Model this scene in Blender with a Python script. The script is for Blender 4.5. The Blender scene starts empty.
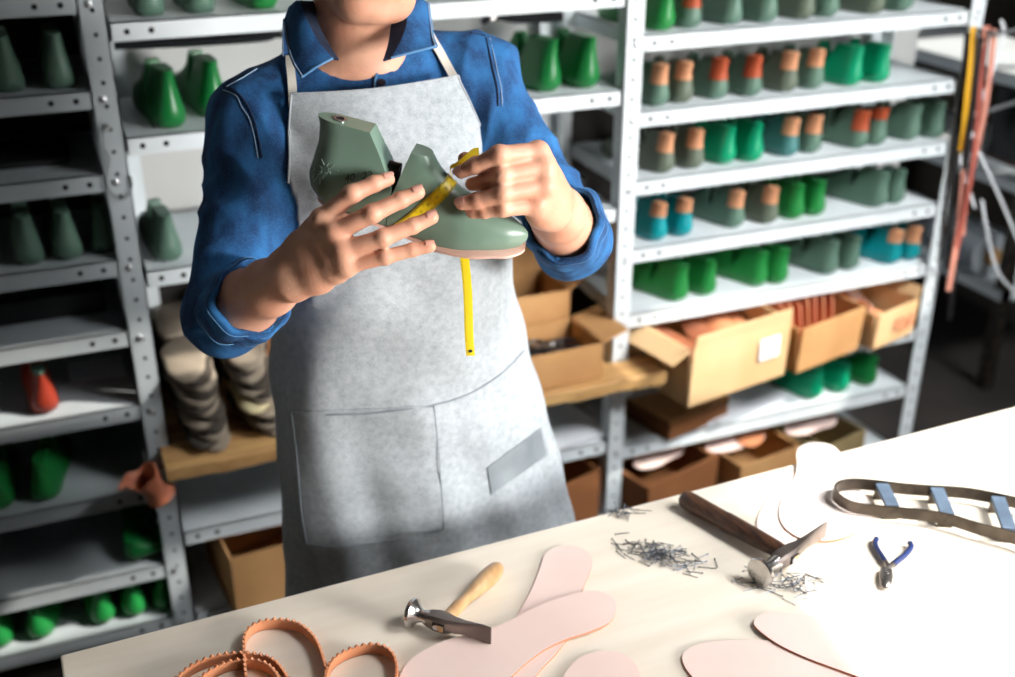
import bpy, math, random
import numpy as np
from mathutils import Vector, Matrix
from mathutils.bvhtree import BVHTree
random.seed(11)
RNG = np.random.default_rng(5)
C = bpy.context.scene.collection
PI = math.pi
# ------------------------------------------------------------------ camera model
FPX, IW, IH = 1136.0, 1015.0, 677.0
PITCH, YAW, CAMH = math.radians(25.3), math.radians(22.3), 1.85
_Fh = np.array([math.sin(YAW), math.cos(YAW), 0.0])
CR = np.array([math.cos(YAW), -math.sin(YAW), 0.0])
_Z = np.array([0, 0, 1.0])
CF = _Fh * math.cos(PITCH) - _Z * math.sin(PITCH)
CU = _Fh * math.sin(PITCH) + _Z * math.cos(PITCH)
CO = np.array([0, 0, CAMH])
def ray(x, y): return CF + CR * (x - IW / 2) / FPX + CU * (IH / 2 - y) / FPX
def P(x, y, d): return CO + ray(x, y) * d
def on(x, y, ax, v):
    r = ray(x, y)
    return CO + r * ((v - CO[ax]) / r[ax])
def onz(x, y, z): return on(x, y, 2, z)
def ony(x, y, Y): return on(x, y, 1, Y)
def V(a): return Vector((float(a[0]), float(a[1]), float(a[2])))
def unit(a):
    a = np.array(a, float)
    return a / np.linalg.norm(a)
# ------------------------------------------------------------------ materials
def lin(c):
    return tuple((v / 255 / 12.92) if v / 255 <= .04045 else ((v / 255 + .055) / 1.055) ** 2.4 for v in c) + (1.0,)
def material(name, col, rough=.6, col2=None, nscale=8.0, namt=.5, stretch=None, bump=0.0, bscale=60.0, metal=0.0,
             spec=.5, coat=0.0, sheen=0.0, trans=0.0, contrast=(.35, .65), sss=0.0, detail=4.0, bstretch=None):
    m = bpy.data.materials.new(name); m.use_nodes = True
    nt = m.node_tree; N = nt.nodes; L = nt.links
    b = N['Principled BSDF']
    b.inputs['Roughness'].default_value = rough
    b.inputs['Metallic'].default_value = metal
    b.inputs['Specular IOR Level'].default_value = spec
    b.inputs['Coat Weight'].default_value = coat
    b.inputs['Sheen Weight'].default_value = sheen
    b.inputs['Transmission Weight'].default_value = trans
    if sss:
        b.inputs['Subsurface Weight'].default_value = sss
        b.inputs['Subsurface Radius'].default_value = (.012, .004, .002)
        b.inputs['Subsurface Scale'].default_value = 1.0
    tc = N.new('ShaderNodeTexCoord')
    def noise(scale, st, det):
        mp = N.new('ShaderNodeMapping'); L.new(tc.outputs['Object'], mp.inputs['Vector'])
        if st: mp.inputs['Scale'].default_value = st
        n = N.new('ShaderNodeTexNoise'); n.inputs['Scale'].default_value = scale; n.inputs['Detail'].default_value = det
        L.new(mp.outputs['Vector'], n.inputs['Vector'])
        return n
    b.inputs['Base Color'].default_value = lin(col)
    if col2 is not None:
        n = noise(nscale, stretch, detail)
        r = N.new('ShaderNodeValToRGB')
        r.color_ramp.elements[0].position, r.color_ramp.elements[1].position = contrast
        r.color_ramp.elements[0].color = lin(col); r.color_ramp.elements[1].color = lin(col2)
        L.new(n.outputs['Fac'], r.inputs['Fac']); L.new(r.outputs['Color'], b.inputs['Base Color'])
    if bump:
        n = noise(bscale, bstretch, 3.0)
        bp = N.new('ShaderNodeBump'); bp.inputs['Strength'].default_value = bump; bp.inputs['Distance'].default_value = .004
        L.new(n.outputs['Fac'], bp.inputs['Height']); L.new(bp.outputs['Normal'], b.inputs['Normal'])
    return m
def weave(m, scale, bump, mix_col=None, mix=.0):
    """fine crossed threads over an existing fabric material"""
    nt = m.node_tree; N = nt.nodes; L = nt.links; b = N['Principled BSDF']
    tc = N.new('ShaderNodeTexCoord')
    ws = []
    for st in ((1, 1, 6), (6, 6, 1)):
        mp = N.new('ShaderNodeMapping'); mp.inputs['Scale'].default_value = st; L.new(tc.outputs['Object'], mp.inputs['Vector'])
        n = N.new('ShaderNodeTexNoise'); n.inputs['Scale'].default_value = scale; n.inputs['Detail'].default_value = 2
        L.new(mp.outputs['Vector'], n.inputs['Vector']); ws.append(n)
    a = N.new('ShaderNodeMath'); a.operation = 'ADD'; L.new(ws[0].outputs['Fac'], a.inputs[0]); L.new(ws[1].outputs['Fac'], a.inputs[1])
    bp = N.new('ShaderNodeBump'); bp.inputs['Strength'].default_value = bump; bp.inputs['Distance'].default_value = .002
    L.new(a.outputs[0], bp.inputs['Height']); L.new(bp.outputs['Normal'], b.inputs['Normal'])
    if mix_col is not None:
        src = b.inputs['Base Color'].links[0].from_socket
        r = N.new('ShaderNodeValToRGB'); r.color_ramp.elements[0].position = .44; r.color_ramp.elements[1].position = .62
        h = N.new('ShaderNodeMath'); h.operation = 'MULTIPLY'; h.inputs[1].default_value = .5; L.new(a.outputs[0], h.inputs[0])
        L.new(h.outputs[0], r.inputs['Fac'])
        f = N.new('ShaderNodeMath'); f.operation = 'MULTIPLY'; f.inputs[1].default_value = mix; L.new(r.outputs['Color'], f.inputs[0])
        mx = N.new('ShaderNodeMix'); mx.data_type = 'RGBA'
        L.new(f.outputs[0], mx.inputs['Factor']); L.new(src, mx.inputs['A']); mx.inputs['B'].default_value = lin(mix_col)
        L.new(mx.outputs['Result'], b.inputs['Base Color'])
    return m
M = {}
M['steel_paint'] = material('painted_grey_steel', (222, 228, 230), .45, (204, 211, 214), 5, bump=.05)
M['steel_shaded'] = material('shaded_shelf_paint', (176, 183, 186), .5, (158, 165, 168), 5, bump=.05)  # greyer than the other steel, standing in for shade on the leftmost unit
M['shade_board'] = material('dark_shade_board', (44, 40, 37), .9, (36, 33, 31), 5)  # near-black sheets that darken the shelf interiors in place of real shade
M['hole'] = material('dark_hole', (14, 14, 15), .9)
M['bolt'] = material('zinc_bolt', (200, 202, 205), .3, metal=.8)
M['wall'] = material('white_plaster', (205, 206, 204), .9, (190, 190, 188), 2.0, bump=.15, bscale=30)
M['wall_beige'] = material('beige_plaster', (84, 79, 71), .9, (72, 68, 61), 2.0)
M['floor'] = material('dark_concrete', (60, 54, 50), .8, (44, 40, 38), 4.0, bump=.1)
M['ply'] = material('pale_birch_plywood', (238, 228, 212), .55, (226, 213, 194), 3.2, stretch=(1.0, 9.0, 1.0), bump=.03, contrast=(.3, .75), detail=6)
M['plank'] = material('worn_pine_plank', (214, 172, 112), .65, (150, 104, 58), 4.0, stretch=(1.0, 11.0, 6.0), bump=.15, bscale=14, contrast=(.35, .8))
M['leg_wood'] = material('bench_leg_wood', (170, 130, 90), .6, (140, 100, 64), 5, stretch=(8, 8, 1))
M['card'] = material('brown_cardboard', (196, 150, 98), .85, (180, 132, 82), 6.0, bump=.05)
M['card_pale'] = material('pale_cardboard', (218, 184, 138), .85, (204, 166, 118), 5.0, bump=.05)
M['card_dark'] = material('dark_cardboard', (138, 88, 48), .85, (128, 78, 40), 6.0)
M['paper'] = material('white_paper', (238, 240, 242), .7, (225, 228, 232), 4)
M['ink_pink'] = material('faded_pink_print', (226, 180, 180), .8)
M['ink_red'] = material('red_box_print', (200, 84, 66), .8, (214, 130, 100), 60)
M['black'] = material('black_rubber', (18, 18, 20), .45)
M['black_handle'] = material('black_vinyl', (16, 17, 22), .35)
M['steel'] = material('worn_tool_steel', (150, 146, 144), .3, (104, 98, 95), 14, metal=.9, bump=.06)
M['steel_dark'] = material('dark_forged_steel', (140, 128, 122), .36, (104, 95, 90), 18, metal=.75, bump=.08)
M['steel_bright'] = material('polished_hammer_face', (205, 202, 200), .2, (180, 176, 172), 30, metal=.95)
M['wire'] = material('grey_wire', (120, 122, 124), .4, metal=.6)
M['nail'] = material('steel_nail', (104, 108, 116), .3, metal=.85)
M['die_rim'] = material('browned_die_steel', (92, 84, 76), .4, (64, 58, 52), 30, metal=.8)
M['die_bar'] = material('blued_crossbar_steel', (104, 122, 142), .5, (88, 104, 124), 30, metal=.3)
M['handle_pale'] = material('varnished_beech_handle', (196, 160, 116), .38, (172, 132, 88), 7, stretch=(7, 1, 7), coat=.3)
M['handle_dark'] = material('dark_worn_ash_handle', (96, 60, 36), .5, (50, 30, 20), 16, stretch=(10, 1, 10), bump=.3, bscale=80, bstretch=(1, .08, 1))
M['blue_grip'] = material('navy_dipped_grip', (34, 48, 92), .25, spec=.7)
M['insole'] = material('pale_pink_leather', (239, 214, 204), .6, (233, 205, 195), 6, bump=.03)
M['insole_white'] = material('cream_leather', (246, 232, 224), .6, (240, 224, 214), 6)
M['cut_edge'] = material('tan_leather_edge', (188, 120, 88), .8)
M['veg_tan'] = material('veg_tan_leather', (206, 140, 100), .5, (188, 118, 80), 9, bump=.06)
M['veg_dark'] = material('brown_leather', (150, 88, 56), .55, (120, 66, 40), 6, bump=.06)
M['terracotta'] = material('moulded_tan_leather', (206, 130, 98), .5, (190, 112, 82), 9, bump=.05)
M['felt'] = material('grey_felt_sole', (150, 137, 120), .9, (132, 120, 105), 20, bump=.1)
M['felt_dark'] = material('dark_felt_sole', (74, 66, 57), .9, (62, 55, 48), 20, bump=.1)
M['felt_pale'] = material('cream_sole', (226, 214, 170), .85, (212, 198, 152), 16)
M['strap_black'] = material('black_strap', (26, 24, 24), .5)
M['strap_yellow'] = material('ochre_strap', (214, 160, 36), .5)
M['strap_pink'] = material('natural_strap', (206, 140, 122), .55)
M['strap_red'] = material('russet_strap', (170, 88, 74), .55)
M['roll'] = material('grey_plastic_roll', (190, 196, 200), .25, (160, 168, 174), 5, spec=.6)
# lasts
M['last_grey'] = material('grey_green_last', (92, 122, 106), .42, (78, 106, 92), 5, bump=.03)
M['last_olive'] = material('olive_grey_last', (98, 108, 92), .45, (84, 94, 80), 5)
M['last_green'] = material('bottle_green_last', (18, 112, 52), .36, (10, 96, 42), 5)
M['last_leaf'] = material('leaf_green_last', (34, 132, 62), .36, (22, 112, 50), 5)
M['last_emerald'] = material('emerald_last', (0, 150, 106), .34, (0, 130, 90), 5)
M['last_teal'] = material('teal_last', (0, 142, 148), .36, (0, 122, 130), 5)
M['last_sea'] = material('bluish_green_last', (70, 124, 122), .42, (58, 108, 108), 5)
M['cap_tan'] = material('tan_leather_cap', (206, 150, 112), .6, (190, 130, 92), 12)
M['cap_red'] = material('russet_leather_cap', (176, 80, 44), .55, (156, 64, 34), 12)
M['last_red'] = material('rust_red_last', (158, 54, 32), .5, (138, 42, 24), 8)
M['last_hero'] = material('sage_green_last', (128, 152, 136), .34, (114, 139, 122), 7, bump=.02, spec=.5)
M['scratch'] = material('pale_scratch', (170, 190, 178), .6)
M['ink'] = material('dark_marker_ink', (38, 50, 44), .6)
# person
M['skin'] = material('warm_skin', (222, 170, 142), .5, (208, 146, 118), 22, bump=.10, bscale=260, sss=.08, contrast=(.3, .7))
M['nailbed'] = material('fingernail', (228, 172, 152), .28)
M['lip'] = material('lip_pink', (190, 108, 100), .45)
M['eye'] = material('eye_white', (232, 230, 226), .2)
M['iris'] = material('brown_iris', (60, 38, 24), .2)
M['hair'] = material('dark_brown_hair', (38, 27, 21), .5, (24, 17, 13), 60, stretch=(1, 1, .2), bump=.5, bscale=200)
M['denim'] = material('indigo_denim', (5, 40, 88), .9, (34, 104, 164), 34, contrast=(.36, .68), detail=10, stretch=(1.0, 1.0, .45))
weave(M['denim'], 330, .35, (64, 128, 184), .45)
M['denim_in'] = material('denim_reverse', (98, 146, 190), .85, (76, 124, 172), 30); weave(M['denim_in'], 330, .3)
M['denim_dark'] = material('dark_inner_denim', (24, 34, 56), .9, (34, 46, 72), 60)
M['thread'] = material('dark_stitching', (16, 34, 66), .8)
M['thread_pale'] = material('pale_stitching', (150, 176, 204), .8)
M['apron'] = material('grey_linen', (140, 147, 152), .9, (170, 176, 180), 90, contrast=(.3, .7), detail=6); weave(M['apron'], 260, .35, (200, 205, 209), .45)
M['seam'] = material('apron_seam', (128, 136, 142), .9)
M['cotton'] = material('cream_cotton_tape', (232, 226, 212), .85, bump=.1)
M['reflect'] = material('silver_reflective_patch', (138, 146, 152), .35, (156, 164, 168), 14, metal=.35)
M['button'] = material('dark_metal_button', (60, 66, 78), .3, metal=.7)
M['trousers'] = material('dark_cotton_trousers', (40, 42, 50), .9)
M['shoe'] = material('brown_shoe_leather', (72, 46, 30), .45)
M['tape'] = material('yellow_measuring_tape', (250, 222, 44), .4, (246, 214, 34), 20)
M['tape_back'] = material('tape_reverse', (150, 96, 40), .6)
M['socket'] = material('socket_steel', (150, 156, 160), .25, metal=.9)
M['sole_pink'] = material('pink_insole_leather', (226, 186, 170), .7, (214, 170, 152), 20)
# ------------------------------------------------------------------ objects
def tag(o, label=None, cat=None, group=None, kind=None):
    if label: o['label'] = label
    if cat: o['category'] = cat
    if group: o['group'] = group
    if kind: o['kind'] = kind
    return o
def thing(name, loc, label, cat, group=None, rotz=0.0):
    o = bpy.data.objects.new(name, None); C.objects.link(o)
    o.location = V(loc); o.rotation_euler = (0, 0, rotz); o.empty_display_size = .03
    return tag(o, label, cat, group)
class MB:
    def __init__(s): s.v = []; s.f = []; s.m = []; s.mi = 0
    def add(s, vs, fs):
        n = len(s.v); s.v.extend([tuple(float(q) for q in p) for p in vs])
        for f in fs: s.f.append(tuple(i + n for i in f)); s.m.append(s.mi)
        return s
    def box(s, x0, x1, y0, y1, z0, z1):
        vs = [(x, y, z) for z in (z0, z1) for y in (y0, y1) for x in (x0, x1)]
        return s.add(vs, [(0, 2, 3, 1), (4, 5, 7, 6), (0, 1, 5, 4), (2, 6, 7, 3), (0, 4, 6, 2), (1, 3, 7, 5)])
    def obox(s, c, ax, ay, az, hx, hy, hz):
        c, ax, ay, az = (np.array(q, float) for q in (c, ax, ay, az))
        vs = [c + ax * hx * i + ay * hy * j + az * hz * k for k in (-1, 1) for j in (-1, 1) for i in (-1, 1)]
        return s.add(vs, [(0, 2, 3, 1), (4, 5, 7, 6), (0, 1, 5, 4), (2, 6, 7, 3), (0, 4, 6, 2), (1, 3, 7, 5)])
    def loft(s, rings, cap0=True, cap1=True, closed=True):
        n = len(rings[0]); vs = [p for r in rings for p in r]; fs = []
        for i in range(len(rings) - 1):
            for j in range(n if closed else n - 1):
                k = (j + 1) % n
                fs.append((i * n + j, i * n + k, (i + 1) * n + k, (i + 1) * n + j))
        if closed and cap0: fs.append(tuple(range(n - 1, -1, -1)))
        if closed and cap1: fs.append(tuple(range((len(rings) - 1) * n, len(rings) * n)))
        return s.add(vs, fs)
    def tube(s, pts, rad, n=10, flat=1.0, up=None, cap=True):
        pts = [np.array(p, float) for p in pts]; rings = []
        m = len(pts); rr = rad if hasattr(rad, '__len__') else [rad] * m
        prev = None
        for i in range(m):
            t = unit(pts[min(i + 1, m - 1)] - pts[max(i - 1, 0)])
            if prev is None:
                u = np.array(up if up is not None else ((0, 0, 1) if abs(t[2]) < .9 else (1, 0, 0)), float)
            else: u = prev
            u = unit(u - t * (u @ t)); prev = u; w = np.cross(t, u)
            rings.append([pts[i] + (u * math.cos(a) * rr[i] + w * math.sin(a) * rr[i] * flat) for a in (2 * PI * k / n for k in range(n))])
        return s.loft(rings, cap, cap)
    def lathe(s, o, ax, prof, n=20, ref=None, sq=1.0):
        """prof: (distance along axis, radius)"""
        ax = unit(ax); u = np.array(ref if ref is not None else ((0, 0, 1) if abs(ax[2]) < .9 else (1, 0, 0)), float)
        u = unit(u - ax * (u @ ax)); w = np.cross(ax, u); o = np.array(o, float)
        rings = [[o + ax * d + (u * math.cos(a) + w * math.sin(a) * sq) * max(r, 1e-5) for a in (2 * PI * k / n for k in range(n))] for d, r in prof]
        return s.loft(rings)
    def prism(s, pts, z0, z1):
        return s.loft([[(p[0], p[1], z0) for p in pts], [(p[0], p[1], z1) for p in pts]])
    def sheet(s, G, th, nrm=None):
        """grid of points G[i][j]; thickened along the surface normal"""
        G = np.array(G, float); a, b = G.shape[:2]
        du = np.gradient(G, axis=0); dv = np.gradient(G, axis=1)
        Nn = np.cross(du, dv); Nn /= np.maximum(np.linalg.norm(Nn, axis=2, keepdims=True), 1e-9)
        if nrm is not None and (Nn * np.array(nrm)).sum() < 0: Nn = -Nn; flip = True
        else: flip = False
        B = G - Nn * th; vs = list(G.reshape(-1, 3)) + list(B.reshape(-1, 3)); o = a * b; fs = []
        for i in range(a - 1):
            for j in range(b - 1):
                q = (i * b + j, (i + 1) * b + j, (i + 1) * b + j + 1, i * b + j + 1)
                fs.append(q if not flip else q[::-1]); r = tuple(x + o for x in q); fs.append(r[::-1] if not flip else r)
        rim = [(i * b) for i in range(a)] + [(a - 1) * b + j for j in range(1, b)] + [i * b + b - 1 for i in range(a - 2, -1, -1)] + [j for j in range(b - 2, 0, -1)]
        for k in range(len(rim)):
            p, q = rim[k], rim[(k + 1) % len(rim)]
            fs.append((q, p, p + o, q + o) if not flip else (p, q, q + o, p + o))
        return s.add(vs, fs)
    def mesh(s, name, mats, smooth=True, angle=40):
        me = bpy.data.meshes.new(name); me.from_pydata(s.v, [], s.f)
        for m in (mats if isinstance(mats, (list, tuple)) else [mats]): me.materials.append(m)
        if len(me.materials) > 1: me.polygons.foreach_set('material_index', s.m)
        bm_fix(me)
        me.polygons.foreach_set('use_smooth', [smooth] * len(me.polygons))
        if smooth: me.set_sharp_from_angle(angle=math.radians(angle))
        me.update(); return me
    def obj(s, name, mats, parent=None, smooth=True, angle=40, bevel=0.0, world=True):
        me = s.mesh(name, mats, smooth, angle)
        return link(name, me, parent, bevel, world)
import bmesh
def bm_fix(me):
    bm = bmesh.new(); bm.from_mesh(me); bmesh.ops.recalc_face_normals(bm, faces=bm.faces); bm.to_mesh(me); bm.free()
def link(name, me, parent=None, bevel=0.0, world=True):
    o = bpy.data.objects.new(name, me); C.objects.link(o)
    if parent is not None:
        o.parent = parent
        if world: o.matrix_parent_inverse = basis(parent).inverted()
    if bevel:
        b = o.modifiers.new('edge', 'BEVEL'); b.width = bevel; b.segments = 2; b.limit_method = 'ANGLE'; b.angle_limit = math.radians(40)
    return o
def basis(o):
    m = Matrix.LocRotScale(o.location, o.rotation_euler, o.scale)
    if o.parent: m = basis(o.parent) @ o.matrix_parent_inverse @ m
    return m
def copy_tree(o, parent=None):
    c = o.copy(); C.objects.link(c)
    if parent is not None: c.parent = parent
    for ch in list(o.children): copy_tree(ch, c)
    return c
def text_faces(txt, size):
    cu = bpy.data.curves.new('glyphs', 'FONT'); cu.body = txt; cu.size = size; cu.align_x = 'CENTER'; cu.align_y = 'CENTER'; cu.resolution_u = 3
    o = bpy.data.objects.new('glyphs', cu); C.objects.link(o)
    dg = bpy.context.evaluated_depsgraph_get(); me = o.evaluated_get(dg).to_mesh()
    vs = [tuple(v.co) for v in me.vertices]; fs = [tuple(p.vertices) for p in me.polygons]
    o.evaluated_get(dg).to_mesh_clear(); bpy.data.objects.remove(o); bpy.data.curves.remove(cu)
    return vs, fs
def smoothpath(pts, n=8, closed=False):
    pts = [np.array(p, float) for p in pts]; m = len(pts); out = []
    for i in range(m if closed else m - 1):
        g = (lambda k: pts[k % m]) if closed else (lambda k: pts[min(max(k, 0), m - 1)])
        p0, p1, p2, p3 = g(i - 1), g(i), g(i + 1), g(i + 2)
        for k in range(n):
            t = k / n
            out.append(.5 * (2 * p1 + (p2 - p0) * t + (2 * p0 - 5 * p1 + 4 * p2 - p3) * t * t + (3 * p1 - p0 - 3 * p2 + p3) * t ** 3))
    if not closed: out.append(pts[-1])
    return out
def interp(tab, z):
    zs = [t[0] for t in tab]
    return [np.interp(z, zs, [t[k] for t in tab]) for k in range(1, len(tab[0]))]
# ------------------------------------------------------------------ implicit surfaces
class Field:
    def __init__(s, xs, ys, zs):
        s.ax = [np.array(a, np.float32) for a in (xs, ys, zs)]
        s.D = np.full([len(a) for a in s.ax], 1.0, np.float32)
    def sub(s, lo, hi):
        sl = []
        for k in range(3):
            i0 = max(int(np.searchsorted(s.ax[k], lo[k])) - 1, 0); i1 = min(int(np.searchsorted(s.ax[k], hi[k])) + 2, len(s.ax[k]))
            sl.append(slice(i0, max(i1, i0)))
        X, Y, Zz = np.meshgrid(s.ax[0][sl[0]], s.ax[1][sl[1]], s.ax[2][sl[2]], indexing='ij')
        return tuple(sl), X, Y, Zz
    def put(s, sl, d, k, op='u'):
        a = s.D[sl]
        if op == 'u':
            if k > 0:
                h = np.maximum(k - np.abs(a - d), 0) / k; r = np.minimum(a, d) - h * h * k * .25
            else: r = np.minimum(a, d)
        else:
            d = -d
            if k > 0:
                h = np.maximum(k - np.abs(a - d), 0) / k; r = np.maximum(a, d) + h * h * k * .25
            else: r = np.maximum(a, d)
        s.D[sl] = r
    def cone(s, a, b, ra, rb, k=.01, op='u'):
        a = np.array(a, np.float32); b = np.array(b, np.float32); pad = max(ra, rb) + max(k, .004) * 1.2 + .012
        sl, X, Y, Zz = s.sub(np.minimum(a, b) - pad, np.maximum(a, b) + pad)
        ab = b - a; t = np.clip(((X - a[0]) * ab[0] + (Y - a[1]) * ab[1] + (Zz - a[2]) * ab[2]) / max(float(ab @ ab), 1e-9), 0, 1)
        d = np.sqrt((X - a[0] - ab[0] * t) ** 2 + (Y - a[1] - ab[1] * t) ** 2 + (Zz - a[2] - ab[2] * t) ** 2) - (ra + (rb - ra) * t)
        s.put(sl, d, k, op); return s
    def chain(s, pts, rad, k=.01):
        for i in range(len(pts) - 1): s.cone(pts[i], pts[i + 1], rad[i], rad[i + 1], k)
    def ell(s, c, r, k=.01, op='u', rot=None):
        c = np.array(c, np.float32); m = max(r) + max(k, .004) * 1.2 + .012
        sl, X, Y, Zz = s.sub(c - m, c + m)
        q = [X - c[0], Y - c[1], Zz - c[2]]
        if rot is not None: q = [q[0] * rot[i][0] + q[1] * rot[i][1] + q[2] * rot[i][2] for i in range(3)]
        k0 = np.sqrt(sum((q[i] / r[i]) ** 2 for i in range(3))); k1 = np.sqrt(sum((q[i] / r[i] ** 2) ** 2 for i in range(3)))
        s.put(sl, k0 * (k0 - 1) / np.maximum(k1, 1e-6), k, op); return s
    def torso(s, tab, k=.02, grow=0.0, p=2.4):
        """tab rows: z, cx, cy, half width, half depth"""
        z0, z1 = tab[0][0], tab[-1][0]; mx = max(t[3] for t in tab) + .06
        cx = np.mean([t[1] for t in tab]); cy = np.mean([t[2] for t in tab])
        sl, X, Y, Zz = s.sub((cx - mx - .05, cy - mx - .02, z0 - .05), (cx + mx + .05, cy + mx + .02, z1 + .05))
        zz = s.ax[2][sl[2]]; a = interp(tab, zz)
        fx = np.abs(X - a[0][None, None, :]) / (a[2] + grow)[None, None, :]; fy = np.abs(Y - a[1][None, None, :]) / (a[3] + grow)[None, None, :]
        d = ((fx ** p + fy ** p) ** (1 / p) - 1) * (np.minimum(a[2], a[3]) + grow)[None, None, :]
        d = np.maximum(d, np.maximum(Zz - z1, z0 - Zz))
        s.put(sl, d.astype(np.float32), k); return s
    def halfspace(s, c, n, lo, hi):
        """cut away what lies beyond the plane inside the box lo..hi"""
        sl, X, Y, Zz = s.sub(lo, hi)
        d = (X - c[0]) * n[0] + (Y - c[1]) * n[1] + (Zz - c[2]) * n[2]
        s.D[sl] = np.maximum(s.D[sl], d)
    def nets(s):
        D = s.D; n = D.shape; S = D < 0
        cnt = np.zeros([q - 1 for q in n], np.int8)
        offs = [(i, j, k) for i in (0, 1) for j in (0, 1) for k in (0, 1)]
        for i, j, k in offs: cnt += S[i:n[0] - 1 + i, j:n[1] - 1 + j, k:n[2] - 1 + k]
        idx = np.argwhere((cnt > 0) & (cnt < 8)); N = len(idx)
        dv = {o: D[idx[:, 0] + o[0], idx[:, 1] + o[1], idx[:, 2] + o[2]] for o in offs}
        acc = np.zeros((N, 3)); num = np.zeros(N)
        for o in offs:
            for ax in range(3):
                if o[ax]: continue
                o2 = tuple(1 if q == ax else o[q] for q in range(3)); a, b = dv[o], dv[o2]
                c = (a < 0) != (b < 0); t = np.where(c, a / np.where(c, a - b, 1), 0)
                for q in range(3): acc[:, q] += np.where(c, (t if q == ax else o[q]), 0)
                num += c
        acc /= num[:, None]
        vs = np.stack([s.ax[q][idx[:, q]] + (s.ax[q][idx[:, q] + 1] - s.ax[q][idx[:, q]]) * acc[:, q] for q in range(3)], 1)
        vid = np.full(cnt.shape, -1, np.int32); vid[idx[:, 0], idx[:, 1], idx[:, 2]] = np.arange(N)
        quads = []
        for ax in range(3):
            b, c = (ax + 1) % 3, (ax + 2) % 3
            A = [slice(1, n[q] - 1) for q in range(3)]; A[ax] = slice(0, n[ax] - 1); B = list(A); B[ax] = slice(1, n[ax])
            d = S[tuple(A)].astype(np.int8) - S[tuple(B)].astype(np.int8)
            e = np.argwhere(d != 0); sg = d[e[:, 0], e[:, 1], e[:, 2]]
            e = e + np.array([0 if q == ax else 1 for q in range(3)])
            q4 = []
            for ob, oc in ((-1, -1), (0, -1), (0, 0), (-1, 0)):
                g = e.copy(); g[:, b] += ob; g[:, c] += oc; q4.append(vid[g[:, 0], g[:, 1], g[:, 2]])
            q4 = np.stack(q4, 1); q4[sg < 0] = q4[sg < 0][:, ::-1]; quads.append(q4[(q4 >= 0).all(1)])
        return vs, np.concatenate(quads)
def mesh_np(name, vs, quads, mat):
    me = bpy.data.meshes.new(name); me.vertices.add(len(vs)); me.vertices.foreach_set('co', vs.astype(np.float32).ravel())
    me.loops.add(len(quads) * 4); me.loops.foreach_set('vertex_index', quads.astype(np.int32).ravel())
    me.polygons.add(len(quads)); me.polygons.foreach_set('loop_start', np.arange(len(quads), dtype=np.int32) * 4)
    me.update(calc_edges=True); me.validate()
    me.polygons.foreach_set('use_smooth', [True] * len(me.polygons)); me.materials.append(mat); me.update()
    return me
def normals(vs, q):
    n = np.cross(vs[q[:, 2]] - vs[q[:, 0]], vs[q[:, 3]] - vs[q[:, 1]]); out = np.zeros_like(vs)
    for k in range(4): np.add.at(out, q[:, k], n)
    return out / np.maximum(np.linalg.norm(out, axis=1, keepdims=True), 1e-12)
def relax(vs, q, it=2, lam=.5):
    for _ in range(it):
        acc = np.zeros_like(vs); num = np.zeros(len(vs))
        for k in range(4):
            a, b = q[:, k], q[:, (k + 1) % 4]
            np.add.at(acc, a, vs[b]); np.add.at(acc, b, vs[a]); np.add.at(num, a, 1); np.add.at(num, b, 1)
        vs = vs + lam * (acc / np.maximum(num, 1)[:, None] - vs)
    return vs
_LAT = RNG.random((32, 32, 32)) * 2 - 1
def vnoise(p, sc):
    p = np.asarray(p) * sc; i = np.floor(p).astype(int); f = p - i; f = f * f * (3 - 2 * f); r = 0
    for a in (0, 1):
        for b in (0, 1):
            for c in (0, 1):
                w = (f[:, 0] if a else 1 - f[:, 0]) * (f[:, 1] if b else 1 - f[:, 1]) * (f[:, 2] if c else 1 - f[:, 2])
                r = r + w * _LAT[(i[:, 0] + a) % 32, (i[:, 1] + b) % 32, (i[:, 2] + c) % 32]
    return r
def bvh_of(vs, fs): return BVHTree.FromPolygons([V(v) for v in vs], [tuple(int(i) for i in f) for f in fs])
def cast(bvh, x, y):
    h = bvh.ray_cast(V(CO), V(unit(ray(x, y))))
    return (np.array(h[0]), np.array(h[1])) if h[0] is not None else (None, None)
# ================================================================== SETTING
def struct(name, mb, mats, **k): return tag(mb.obj(name, mats, **k), kind='structure')
WX = 5.3
YS, YB = 2.30, 2.70                      # shelf fronts, back wall
struct('floor', MB().box(-2.3, 5.4, -1.6, 3.9, -.1, 0), M['floor'], smooth=False)
struct('wall_back', MB().box(-2.2, 2.42, YB, YB + .12, 0, 3.0), M['wall'], smooth=False)
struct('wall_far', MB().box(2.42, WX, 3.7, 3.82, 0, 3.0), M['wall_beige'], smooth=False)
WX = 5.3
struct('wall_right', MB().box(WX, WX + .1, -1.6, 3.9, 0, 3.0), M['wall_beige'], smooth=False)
struct('wall_left', MB().box(-2.3, -2.2, -1.6, 2.8, 0, 3.0), M['wall'], smooth=False)
struct('wall_front', MB().box(-2.3, WX, -1.72, -1.6, 0, 3.0), M['wall_beige'], smooth=False)
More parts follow.
